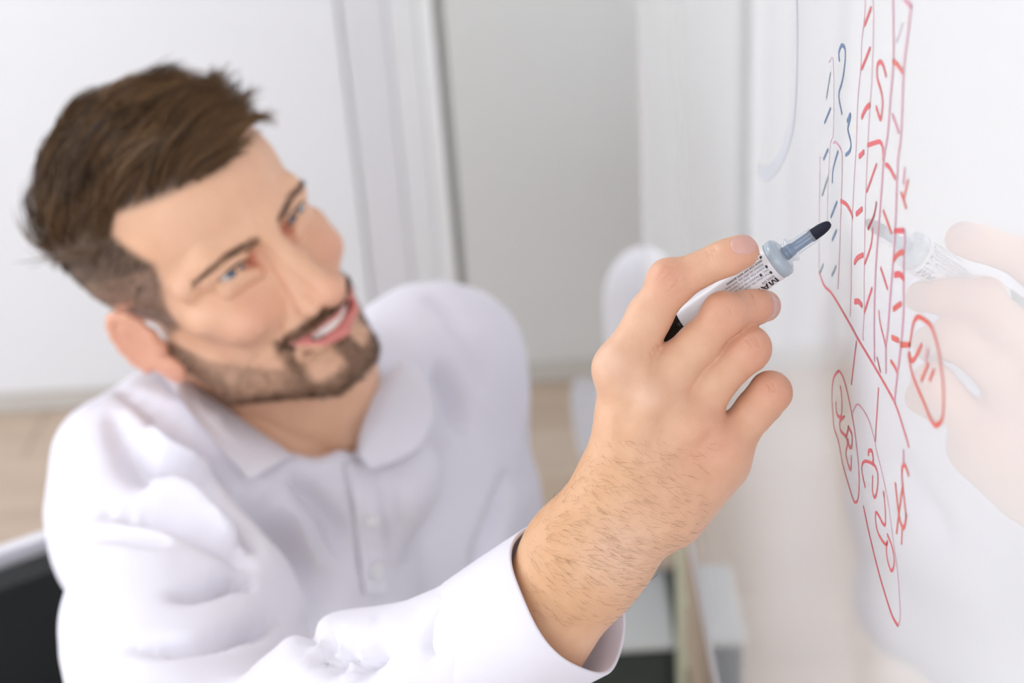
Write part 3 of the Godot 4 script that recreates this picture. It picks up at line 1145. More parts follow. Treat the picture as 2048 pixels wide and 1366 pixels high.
# Joints are given by the picture position of the bone's middle, its distance, and the flesh's half thickness in millimetres.
func hand_field() -> Field:
	var f := Field.new()
	var mm := 0.001
	f.root_soft = 6 * mm
	f.seam = 1.6 * mm
	# forearm and wrist: radius and ulna side by side
	f.limb(at(1040, 1262, 0.634), at(1150, 1105, 0.626), 18 * mm, 19 * mm, 14 * mm)
	f.limb(at(1095, 1290, 0.634), at(1186, 1140, 0.624), 17 * mm, 16.5 * mm, 14 * mm)
	f.limb(at(1150, 1105, 0.626), at(1228, 985, 0.618), 19 * mm, 17 * mm, 14 * mm)
	f.limb(at(1190, 1140, 0.624), at(1300, 1020, 0.617), 17 * mm, 16 * mm, 14 * mm)
	f.ball(at(1222, 1108, 0.6150), Vector3(12, 12, 9) * mm, 14 * mm)          # head of the ulna
	# back of the hand
	f.limb(at(1240, 985, 0.6175), at(1256, 745, 0.6085), 16 * mm, 10.5 * mm, 10 * mm)
	f.limb(at(1275, 990, 0.6155), at(1312, 810, 0.6070), 15 * mm, 11.5 * mm, 10 * mm)
	f.limb(at(1312, 1000, 0.6160), at(1385, 858, 0.6110), 15 * mm, 11 * mm, 10 * mm)
	f.limb(at(1335, 1005, 0.6185), at(1442, 908, 0.6155), 15 * mm, 11 * mm, 10 * mm)
	f.limb(at(1335, 1005, 0.630), at(1436, 925, 0.628), 17 * mm, 13 * mm, 12 * mm)   # heel of the hand
	f.limb(at(1265, 900, 0.632), at(1360, 850, 0.632), 15 * mm, 12 * mm, 12 * mm)    # palm
	# knuckles
	f.ball(at(1238, 735, 0.6030), Vector3(10, 10, 8.5) * mm, 8 * mm)
	f.ball(at(1293, 797, 0.6010), Vector3(9.4, 9.4, 8.0) * mm, 8 * mm)
	f.ball(at(1382, 850, 0.6055), Vector3(8.5, 8.5, 8) * mm, 8 * mm)
	f.ball(at(1442, 895, 0.6100), Vector3(8, 8, 8) * mm, 7 * mm)
	f.limb(at(1255, 800, 0.624), at(1310, 800, 0.645), 10 * mm, 9 * mm, 12 * mm)     # web of the thumb
	# index: over the pen
	finger(f, [at(1247, 738, 0.6070), at(1299, 632, 0.6035), at(1342, 566, 0.6000), at(1441, 520, 0.5965), at(1482, 501, 0.5940)], [10.8, 8.9, 8.3, 6.9, 5.8], 2.5)
	f.limb(at(1342, 566, 0.6000), at(1336, 559, 0.5985), 8.6 * mm, 8.2 * mm, 4 * mm)
	f.limb(at(1466, 512, 0.5960), at(1485, 505, 0.5955), 6.9 * mm, 6.3 * mm, 3 * mm)
	# middle: under the pen
	finger(f, [at(1312, 790, 0.6080), at(1352, 732, 0.6055), at(1398, 686, 0.6030), at(1449, 628, 0.6010), at(1508, 613, 0.6110), at(1530, 612, 0.6190)], [10.6, 9.6, 8.4, 7.9, 7.4, 6.6], 2.5)
	f.limb(at(1449, 628, 0.6000), at(1443, 622, 0.5990), 7.6 * mm, 7.2 * mm, 4 * mm)
	# ring: curled
	finger(f, [at(1386, 838, 0.6115), at(1426, 763, 0.6090), at(1497, 697, 0.6075), at(1500, 708, 0.6300), at(1446, 722, 0.6420)], [10.0, 9.0, 8.8, 7.2, 6.4], 3)
	# little finger: curled
	finger(f, [at(1450, 895, 0.6160), at(1513, 818, 0.6140), at(1541, 785, 0.6120), at(1530, 812, 0.6300), at(1486, 842, 0.6400)], [9.4, 8.1, 8.3, 6.8, 6.0], 3)
	# thumb: behind the pen, its pad against the barrel
	finger(f, [at(1262, 935, 0.640), at(1318, 800, 0.654), at(1398, 660, 0.642), at(1462, 592, 0.6265)], [15, 11.5, 9.5, 7.6], 4)
	return f

# The first point of a solid seen along the line of sight of a pixel.
func on(f: Field, px: float, py: float) -> Vector3:
	return f.hit(eye, (at(px, py, 1.0) - eye).normalized())

func arc_on(f: Field, pts: Array) -> Array:
	var out: Array = []
	for k in range(0, pts.size(), 2):
		out.append(on(f, pts[k], pts[k + 1]))
	return spline(out, 4)

func hand_relief(f: Field) -> Relief:
	var w := Relief.new()
	w.size = 0.004
	var mm := 0.001
	# creases over the joints
	for c in [[1318, 556, 1326, 545, 1340, 538], [1325, 566, 1334, 553, 1350, 543], [1330, 577, 1341, 563, 1358, 552], [1338, 585, 1349, 572, 1365, 563], [1326, 536, 1340, 530, 1352, 534],
			[1352, 548, 1357, 556, 1356, 566], [1313, 565, 1318, 553, 1326, 548],
			[1413, 498, 1417, 506, 1416, 516], [1420, 494, 1424, 504, 1424, 514], [1427, 492, 1431, 501, 1431, 510],
			[1437, 622, 1447, 630, 1452, 642], [1443, 615, 1454, 624, 1459, 638], [1450, 609, 1461, 619, 1466, 633], [1431, 628, 1440, 637, 1445, 649], [1424, 634, 1432, 641, 1437, 652],
			[1492, 676, 1500, 684, 1504, 695], [1498, 671, 1508, 681, 1512, 692], [1505, 668, 1515, 679, 1519, 690],
			[1534, 766, 1541, 773, 1544, 784], [1541, 762, 1549, 770, 1552, 782],
			[1506, 585, 1510, 596, 1510, 608]]:
		w.path(arc_on(f, c), 0.75 * mm, (0.42 if c[0] < 1370 else 0.6) * mm)
	# fine crumpled skin over the little knuckle and the back of the hand
	var g := RandomNumberGenerator.new()
	g.seed = 11
	for n in 46:
		var px := 1396.0 + g.randf() * 62.0
		var py := 876.0 + g.randf() * 40.0
		var a := -0.35 + g.randf_range(-0.5, 0.5)
		var l := g.randf_range(7.0, 16.0)
		w.path(arc_on(f, [px - cos(a) * l, py - sin(a) * l, px, py + g.randf_range(-3, 3), px + cos(a) * l, py + sin(a) * l]), 0.65 * mm, 0.3 * mm)
	for n in 150:
		var px := 1185.0 + g.randf() * 260.0
		var py := 860.0 + g.randf() * 210.0
		if px + py * 0.7 > 2060.0 or px + py * 0.75 < 1890.0:
			continue
		var a := 0.18 + g.randf_range(-0.35, 0.35)
		var l := g.randf_range(8.0, 22.0)
		w.path(arc_on(f, [px - cos(a) * l, py - sin(a) * l, px, py + g.randf_range(-2, 2), px + cos(a) * l, py + sin(a) * l]), 0.7 * mm, 0.2 * mm)
	# sinews and a vein: low ridges
	w.path(arc_on(f, [1288, 815, 1272, 870, 1262, 940, 1255, 985]), 3.0 * mm, -0.3 * mm)
	w.path(arc_on(f, [1236, 755, 1228, 820, 1224, 900, 1226, 970]), 2.8 * mm, -0.28 * mm)
	w.path(arc_on(f, [1372, 865, 1335, 925, 1300, 985]), 2.8 * mm, -0.28 * mm)
	w.path(arc_on(f, [1430, 905, 1385, 950, 1340, 1000]), 2.8 * mm, -0.25 * mm)
	w.path(arc_on(f, [1330, 838, 1312, 888, 1326, 930, 1300, 975]), 1.5 * mm, -0.25 * mm)
	# hollows between the knuckles
	w.path(arc_on(f, [1268, 752, 1262, 800, 1252, 850]), 5.0 * mm, 1.3 * mm)
	w.path(arc_on(f, [1345, 812, 1325, 850, 1310, 890]), 4.5 * mm, 1.0 * mm)
	w.path(arc_on(f, [1425, 862, 1395, 900, 1370, 930]), 3.5 * mm, 0.7 * mm)
	# the loose skin of the web beside the pen's end
	for c in [[1306, 690, 1312, 702, 1310, 716], [1312, 686, 1320, 696, 1322, 706], [1300, 702, 1306, 712, 1304, 722]]:
		w.path(arc_on(f, c), 0.8 * mm, 0.4 * mm)
	return w

func skin_tone(p: Vector3, c: Color, spots: Array, n: FastNoiseLite) -> Color:
	for r in spots:
		var d: float = p.distance_to(r[0])
		var w: float = exp(-d * d / (r[1] * r[1])) * r[2]
		c = c.lerp(r[3], w)
	var t := n.get_noise_3dv(p * 1000.0)
	return Color(c.r * (1.0 + 0.04 * t), c.g * (1.0 + 0.07 * t), c.b * (1.0 + 0.10 * t))

# A nail: a thin curved plate laid on the finger tip.
func nail(f: Field, c: Vector3, along: Vector3, out: Vector3, length: float, width: float) -> ArrayMesh:
	f.all()
	along = along.normalized()
	out = (out - along * along.dot(out)).normalized()
	var side := along.cross(out)
	var st := SurfaceTool.new()
	st.begin(Mesh.PRIMITIVE_TRIANGLES)
	st.set_smooth_group(0)
	var rows: Array = []
	for i in 13:
		var row: Array[Vector3] = []
		for k in 13:
			var u := i / 6.0 - 1.0
			var v := k / 6.0 - 1.0
			var x := u * sqrt(maxf(0.0, 1.0 - 0.62 * v * v))
			var y := v * sqrt(maxf(0.0, 1.0 - 0.38 * u * u))
			var from := c + along * (x * length * 0.5) + side * (y * width * 0.5) + out * 0.012
			var t := 0.0
			for s in 30:
				t += f.at(from - out * t) * 0.9
				if t > 0.02:
					break
			var edge := maxf(absf(u), absf(v))
			var lift := 0.00035 if edge < 0.9 else -0.0003
			if u > 0.8:
				lift = 0.00045
			row.append(from - out * (t - lift))
		rows.append(row)
	for i in 12:
		for k in 12:
			quad_out(st, rows[i][k], rows[i + 1][k], rows[i + 1][k + 1], rows[i][k + 1], out)
	return finish(st)

func bounds(f: Field) -> Array:
	var lo := Vector3.ONE * 99.0
	var hi := -lo
	for i in f.kind.size():
		var e := maxf(f.ra[i], f.ra[i] + f.dr[i]) + (maxf(f.rad[i].x, maxf(f.rad[i].y, f.rad[i].z)) if f.kind[i] & 1 else 0.0) + 0.004
		for q in [f.a[i], f.a[i] + f.ba[i]]:
			lo = lo.min(q - Vector3.ONE * e)
			hi = hi.max(q + Vector3.ONE * e)
	return [lo, hi]

func build_hand(cell: float) -> Array:
	var f := hand_field()
	var b := bounds(f)
	var r := nets(f, b[0], b[1], cell)
	f.all()
	press(r, hand_relief(f))
	var n := FastNoiseLite.new()
	n.frequency = 0.12
	n.fractal_octaves = 3
	var pink := lin(217, 150, 127)
	var pale := lin(232, 194, 170)
	var tan := lin(214, 163, 117)
	var spots := [[on(f, 1338, 552), 0.011, 0.55, pink], [on(f, 1450, 632), 0.011, 0.5, pink], [on(f, 1512, 700), 0.011, 0.55, pink], [on(f, 1556, 785), 0.011, 0.55, pink],
		[on(f, 1495, 500), 0.010, 0.55, pink], [on(f, 1545, 610), 0.012, 0.5, pink], [on(f, 1424, 892), 0.014, 0.5, pink], [on(f, 1216, 728), 0.008, 0.5, pale], [on(f, 1290, 790), 0.007, 0.5, pale],
		[on(f, 1150, 1050), 0.035, 0.6, tan], [on(f, 1105, 1120), 0.04, 0.6, tan], [on(f, 1180, 960), 0.02, 0.4, tan], [on(f, 1250, 1110), 0.018, 0.6, pale]]
	var cols := PackedColorArray()
	var base := lin(224, 177, 146)
	for p in r[0]:
		cols.append(skin_tone(p, base, spots, n))
	r.append(cols)
	r.append(f)
	return r

# Fine fair hairs on the forearm and the back of the hand.
func arm_hair(f: Field) -> ArrayMesh:
	var st := SurfaceTool.new()
	st.begin(Mesh.PRIMITIVE_TRIANGLES)
	var g := RandomNumberGenerator.new()
	g.seed = 21
	f.all()
	for n in 1500:
		var px := g.randf_range(1050, 1420)
		var py := g.randf_range(880, 1250)
		var q := (px - 1050.0) * 0.64 + (py - 1065.0) * -0.77
		if g.randf() > 0.25 + clampf((300.0 - absf(q - 60.0)) / 400.0, 0.0, 0.75):
			continue
		var p := on(f, px, py)
		if f.at(p) > 0.002 or (p - eye).length() > 0.70:
			continue
		var nr := f.slope(p, 0.0008).normalized()
		var dir := (at(px + 60.0, py + 22.0 + g.randf_range(-30, 30), 0.62) - at(px, py, 0.62)).normalized()
		dir = (dir - nr * dir.dot(nr)).normalized()
		var l := g.randf_range(0.0025, 0.006)
		add_tube(st, [p, p + dir * l * 0.5 + nr * l * 0.14, p + dir * l + nr * l * 0.16], [0.00004, 0.00003, 0.00001], 3, false)
	return finish(st)

# ---------------------------------------------------------------- the man: head (millimetres, x to his left, y up, z ahead; the origin lies between his ears at eye height)
func head_place() -> Transform3D:
	var x := Vector3(0.58508, 0.28360, -0.75977)
	var y := Vector3(-0.44764, 0.89415, -0.01096)
	x = x.normalized()
	y = (y - x * x.dot(y)).normalized()
	return Transform3D(Basis(x, y, x.cross(y)), Vector3(-0.23373, 1.19445, -0.95486))

func head_field(neck_local: Array) -> Field:
	var f := Field.new()
	f.ball(Vector3(0, 38, -11), Vector3(76, 83, 97), 10)
	f.ball(Vector3(0, 38, 38), Vector3(57, 50, 51), 14)
	f.ball(Vector3(0, -35, 24), Vector3(55, 76, 58), 14)
	f.ball(Vector3(0, -84, 28), Vector3(42, 24, 44), 16)
	f.ball(Vector3(0, -105, 74), Vector3(20, 14, 14.5), 14)
	f.ball(Vector3(0, -65, 64), Vector3(33, 26, 27), 16)
	for s in [-1.0, 1.0]:
		f.ball(Vector3(45 * s, -21, 45), Vector3(19, 14, 22), 16)                        # cheekbone
		f.limb(Vector3(56 * s, -40, -4), Vector3(50 * s, -77, 18), 13, 13, 14)             # jaw
		f.limb(Vector3(50 * s, -77, 18), Vector3(17 * s, -104, 66), 13, 12.5, 14)
		f.ball(Vector3(37 * s, -36, 63.5), Vector3(18, 14, 17), 14)                          # raised cheek
		f.limb(Vector3(9 * s, 12.5, 82), Vector3(40 * s, 14, 70), 8, 8, 10)                  # brow
		f.limb(Vector3(40 * s, 14, 70), Vector3(55 * s, 5, 52), 8, 8, 10)
		f.ball(Vector3(31 * s, -1, 95), Vector3(18, 10.5, 15), 9, Basis.IDENTITY, true)    # eye socket
		f.ball(Vector3(14.5 * s, 0, 86), Vector3(5, 6, 6), 4, Basis.IDENTITY, true)
		f.ball(Vector3(31 * s, -1, 66), Vector3(16, 13, 15.6), 4)                          # lids
		f.limb(Vector3(18 * s, 6.8, 80), Vector3(47 * s, 5.5, 69), 4.5, 5, 6)            # hooded fold
		f.limb(Vector3(20 * s, -11, 79), Vector3(42 * s, -9.5, 71), 4, 4, 6)               # lower lid
		f.limb(Vector3(19 * s, -3.2, 77), Vector3(31 * s, -0.8, 83.5), 2.0, 3.0, 1.2, true)
		f.limb(Vector3(31 * s, -0.8, 83.5), Vector3(44 * s, 0.0, 75), 3.0, 1.9, 1.2, true)
	# nose
	f.limb(Vector3(0, 4, 84), Vector3(0, -22, 95), 6.5, 6.8, 8)
	f.limb(Vector3(0, -22, 95), Vector3(0, -44, 108), 6.8, 8.6, 6)
	f.ball(Vector3(0, -46, 109.5), Vector3(9.6, 8.6, 9), 5)
	for s in [-1.0, 1.0]:
		f.limb(Vector3(4 * s, -10, 82), Vector3(10.5 * s, -43, 93), 5, 6.8, 7)
		f.ball(Vector3(13.2 * s, -47.5, 96), Vector3(7.2, 6.8, 10), 5)
	f.limb(Vector3(0, -53, 106), Vector3(0, -58, 95), 4.5, 5, 5)
	for s in [-1.0, 1.0]:
		f.ball(Vector3(7.5 * s, -55.5, 100), Vector3(3.6, 3.4, 6), 2, Basis.IDENTITY, true)
	# smiling mouth
	for s in [-1.0, 1.0]:
		f.limb(Vector3(33 * s, -60.0, 77), Vector3(18 * s, -64, 89.5), 2.6, 3.4, 4)
		f.limb(Vector3(18 * s, -64, 89.5), Vector3(0, -65, 94), 3.4, 3.6, 3)
		f.limb(Vector3(33 * s, -61.0, 77), Vector3(18 * s, -74, 88), 2.6, 4.0, 4)
		f.limb(Vector3(18 * s, -74, 88), Vector3(0, -78.5, 91), 4.0, 4.4, 3)
	f.ball(Vector3(0, -69.5, 82), Vector3(23, 4.5, 12), 2, Basis.IDENTITY, true)
	for s in [-1.0, 1.0]:
		f.limb(Vector3(29 * s, -62.5, 85), Vector3(15 * s, -68.5, 92), 1.2, 3.4, 1.5, true)
		f.limb(Vector3(15 * s, -68.5, 92), Vector3(0, -71.0, 97), 3.4, 4.1, 1.5, true)
	# ears
	for s in [-1.0, 1.0]:
		var d: Vector3 = Vector3(0.36 * s, -0.10, -0.9).normalized()
		var u: Vector3 = (Vector3(0, 1, 0) - d * d.y).normalized()
		var n: Vector3 = d.cross(u) * s
		if n.x * s < 0.0:
			n = -n
		var b := Vector3(71.5 * s, -20, 4)
		var turn := Basis(d, u, d.cross(u))
		f.ball(b + d * 15 + u * 2, Vector3(16, 27, 4.2), 3, turn)
		f.ball(b + d * 9 - u * 26, Vector3(9, 11, 5), 4, turn)
		var rim: Array = []
		for k in 11:
			var a := lerpf(-0.75, 3.5, k / 10.0)
			rim.append(b + d * (14.5 + 14.5 * cos(a)) + u * (2 + 26 * sin(a)) + n * 2.0)
		for k in 10:
			f.limb(rim[k], rim[k + 1], 3.4, 3.4, 2)
		f.ball(b + d * 14 + u * 0 + n * 6.0, Vector3(9.5, 17, 6.0), 3, turn, true)
		f.limb(b + d * 1 + u * 4 + n * 2, b + d * 2 - u * 8 + n * 3, 4.5, 4.5, 3)
	# neck
	f.limb(Vector3(0, -50, -26), neck_local[0], 50, 55, 14)
	f.limb(neck_local[0], neck_local[1], 55, 48, 25)
	f.limb(Vector3(0, -92, 14), Vector3(0, -165, 8), 17, 18, 16)
	for s in [-1.0, 1.0]:
		f.limb(Vector3(58 * s, -50, -22), Vector3(14 * s, -172, 14), 9, 10, 16)
	return f

# How far inside the hair a place on the head is, in millimetres.
func hair_depth(p: Vector3) -> float:
	var a := rad_to_deg(atan2(absf(p.x), p.z + 8.0))
	var h := p.y - _step([0, 57, 20, 63, 41, 68, 50, 70, 56, 60, 62, 52, 76, 50, 80, -24, 85, -24, 90, 8, 104, 8, 116, -30, 150, -62, 180, -66], a)
	if p.y > -27.0 and p.y < 60.0 and a < 92.0:
		h = maxf(h, minf((a - _step([-30, 73, -20, 70, 0, 60, 15, 51, 30, 46, 45, 52, 60, 57], p.y)) * 1.2, p.y + 26.0))
	return h

func _step(t: Array, x: float) -> float:
	for k in range(0, t.size() - 2, 2):
		if x <= t[k + 2]:
			return lerpf(t[k + 1], t[k + 3], clampf((x - t[k]) / float(t[k + 2] - t[k]), 0.0, 1.0))
	return t[t.size() - 1]

func on_ear(p: Vector3) -> bool:
	return absf(p.x) > 70.0 and p.y < 10.0 and p.y > -62.0 and p.z < 9.0 and p.z > -40.0

func in_hair(p: Vector3) -> float:
	if on_ear(p):
		return 0.0
	return smoothstep(-4.0, 5.0, hair_depth(p))

# 0 to 1: how thickly the beard grows at a place on the face.
func in_beard(p: Vector3) -> float:
	var x := absf(p.x)
	if p.z < -2.0 or p.y > -14.0 or on_ear(p):
		return 0.0
	# upper edge along the cheek
	var top := 0.0
	if x > 58.0:
		top = lerpf(-52.0, -20.0, clampf((x - 58.0) / 8.0, 0.0, 1.0))
	elif x > 38.0:
		top = lerpf(-78.0, -52.0, (x - 38.0) / 20.0)
	else:
		top = -78.0
	var b := clampf((top - p.y) / 7.0 + 0.3, 0.0, 1.0)
	# bare below the corners of the lower lip
	if x < 36.0 and p.y > -104.0:
		var bare := 1.0 - smoothstep(5.0, 12.0, x)
		var side := smoothstep(24.0, 34.0, x)
		b *= lerpf(1.0, maxf(0.2, maxf(bare, side)), smoothstep(-104.0, -95.0, p.y))
	# moustache, running down past the corners of the mouth
	var arch := -53.5 - x * 0.05 + (x * x) * 0.0006
	if x < 38.0 and p.y < arch + 2.0 and p.z > 60.0:
		var low := -61.0 if x < 31.0 else -90.0
		if p.y > low - 3.0:
			var m := clampf((arch - p.y) / 3.0, 0.0, 1.0) * smoothstep(-1.0, 3.0, p.y - low + 3.0)
			m *= 1.0 - smoothstep(34.0, 39.0, x)
			b = maxf(b, m)
	# the neck is shaved
	var under := -110.0 + maxf(0.0, 60.0 - p.z) * 0.55
	b *= clampf((p.y - under + 9.0) / 5.0, 0.0, 1.0)
	var edge := smoothstep(16.0, 2.0, p.y - under)
	b *= lerpf(0.62, 1.0, maxf(edge, maxf(1.0 - smoothstep(30.0, 44.0, x), smoothstep(58.0, 66.0, x))))
	return clampf(b * (1.0 - in_lips(p)), 0.0, 1.0)

func in_lips(p: Vector3) -> float:
	var x := absf(p.x)
	if p.z < 70.0 or x > 36.0 or p.y > -58.0 or p.y < -92.0:
		return 0.0
	var t := x / 34.0
	var upper := -65.0 + 5.0 * t * t + 3.4 * (1.0 - t)
	var lower := -78.5 + 17.0 * t * t - 4.6 * (1.0 - t * t)
	return smoothstep(0.0, 1.6, upper - p.y) * smoothstep(0.0, 2.0, p.y - lower)

func in_brow(p: Vector3) -> float:
	var x := absf(p.x)
	if p.z < 40.0 or x < 9.0 or x > 56.0:
		return 0.0
	var mid := 6.8 + 5.0 * sin(clampf((x - 10.0) / 40.0, 0.0, 1.1) * PI * 0.72)
	var half := lerpf(3.6, 1.4, (x - 9.0) / 47.0)
	return 1.0 - smoothstep(half * 0.5, half * 1.3, absf(p.y - mid))

func face_relief(f: Field) -> Relief:
	var w := Relief.new()
	w.size = 12.0
	f.all()
	for s in [-1.0, 1.0]:
		var p := func(x: float, y: float) -> Vector3: return f.hit(Vector3(x * s, y, 160), Vector3(0, 0, -1), 200.0)
		var path := func(pts: Array, wd: float, dp: float) -> void:
			var o: Array = []
			for k in range(0, pts.size(), 2):
				o.append(p.call(pts[k], pts[k + 1]))
			w.path(spline(o, 4), wd, dp)
		path.call([17, -42, 25, -50, 34, -60, 40, -74], 4.0, 2.2)      # laugh lines
		path.call([42, -60, 47, -70, 46, -82], 3.5, 0.9)
		path.call([18, 4.5, 30, 7.0, 44, 4.5], 1.6, 1.0)               # fold of the upper lid
		path.call([18, -9, 30, -14, 42, -11], 2.5, 0.9)                # below the lower lid
		path.call([48, 2, 54, 4, 58, 7], 1.3, 0.6)                     # crow's feet
		path.call([48, -3, 55, -3, 60, -2], 1.3, 0.6)
		path.call([47, -7, 54, -10, 58, -12], 1.3, 0.5)
		path.call([14, -38, 19.5, -42, 21, -48, 18, -54], 2.0, 1.3)        # wing of the nose
		path.call([4, 12, 5, 18, 4, 23], 1.6, 0.5)
		path.call([2.5, -59, 2.8, -62, 3, -64], 1.2, -0.5)
		path.call([0, -88, 10, -87.5, 18, -84], 4.0, 1.6)              # under the lower lip
	return w

# Skin, with lips, stubble, brows and the dark of the scalp as the colours it has.
func head_colours(verts: PackedVector3Array) -> PackedColorArray:
	var n := FastNoiseLite.new()
	n.frequency = 0.05
	n.fractal_octaves = 3
	var fine := FastNoiseLite.new()
	fine.frequency = 0.35
	var skin := lin(232, 182, 149)
	var rosy := lin(226, 156, 134)
	var lip := lin(214, 120, 118)
	var scalp := lin(124, 102, 86)
	var beard := lin(84, 58, 40)
	var red := lin(190, 100, 76)
	var mouth := lin(120, 40, 40)
	var out := PackedColorArray()
	for p in verts:
		var c := skin
		var x := absf(p.x)
		var cheek := exp(-(pow((x - 40.0) / 18.0, 2.0) + pow((p.y + 34.0) / 15.0, 2.0))) if p.z > 30.0 else 0.0
		var nose := exp(-(pow(x / 14.0, 2.0) + pow((p.y + 47.0) / 12.0, 2.0))) if p.z > 85.0 else 0.0
		c = c.lerp(rosy, clampf(cheek * 0.45 + nose * 0.45, 0.0, 0.7))
		if x > 70.0 and p.y > -60.0 and p.y < 24.0 and p.z < 10.0:
			c = c.lerp(rosy, 0.55)
		var inner := exp(-(pow((x - 17.0) / 5.0, 2.0) + pow((p.y + 3.0) / 6.0, 2.0))) if p.z > 60.0 else 0.0
		c = c.lerp(red, clampf(inner * 0.9, 0.0, 0.9))
		var t := n.get_noise_3dv(p)
		c = Color(c.r * (1.0 + 0.05 * t), c.g * (1.0 + 0.08 * t), c.b * (1.0 + 0.10 * t))
		c = c.lerp(lip, in_lips(p) * 0.85)
		if p.z < 87.5 - x * x * 0.012 and p.y < -62.0 and p.y > -77.0 and x < 27.0 and p.z > 60.0:
			c = c.lerp(mouth, 0.9)
		var g := 0.8 + 0.35 * fine.get_noise_3dv(p)
		c = c.lerp(beard, clampf(in_beard(p) * 0.92 * g, 0.0, 0.94))
		c = c.lerp(lin(120, 84, 60), clampf(in_brow(p) * 0.6, 0.0, 1.0))
		var h := in_hair(p)
		if h > 0.0:
			c = c.lerp(lin(70, 54, 44).lerp(scalp, clampf((40.0 - p.y) / 50.0, 0.0, 1.0)), h * (0.92 if p.y > 30.0 else 0.8))
		out.append(c)
	return out

# Many tapering hairs as one mesh: each entry is [points, root radius, colour].
func strands(list: Array) -> ArrayMesh:
	var vs := PackedVector3Array()
	var ns := PackedVector3Array()
	var cs := PackedColorArray()
	var ix := PackedInt32Array()
	for e in list:
		var pts: Array = e[0]
		var n := pts.size()
		var first := vs.size()
		var side := Vector3.ZERO
		for k in n:
			var dir: Vector3 = (pts[mini(k + 1, n - 1)] - pts[maxi(k - 1, 0)]).normalized()
			if side == Vector3.ZERO:
				side = dir.cross(Vector3(0.3, 0.9, 0.2)).normalized()
			side = (side - dir * dir.dot(side)).normalized()
			var up := dir.cross(side)
			var r: float = e[1] * (1.0 - 0.85 * pow(float(k) / (n - 1), 2.0))
			for q in 3:
				var a := TAU * q / 3.0
				var o := side * cos(a) + up * sin(a)
				vs.append(pts[k] + o * r)
				ns.append(o)
				cs.append(e[2])
		for k in n - 1:
			for q in 3:
				var a := first + k * 3 + q
				var b := first + k * 3 + (q + 1) % 3
				for t in [a, a + 3, b, b, a + 3, b + 3]:
					ix.append(t)
	return array_mesh(vs, ns, ix, cs)

func swirl(p: Vector3) -> Vector3:
	return Vector3(sin(p.y * 0.11 + p.z * 0.05), sin(p.z * 0.13 + p.x * 0.04), sin(p.x * 0.12 + p.y * 0.06))

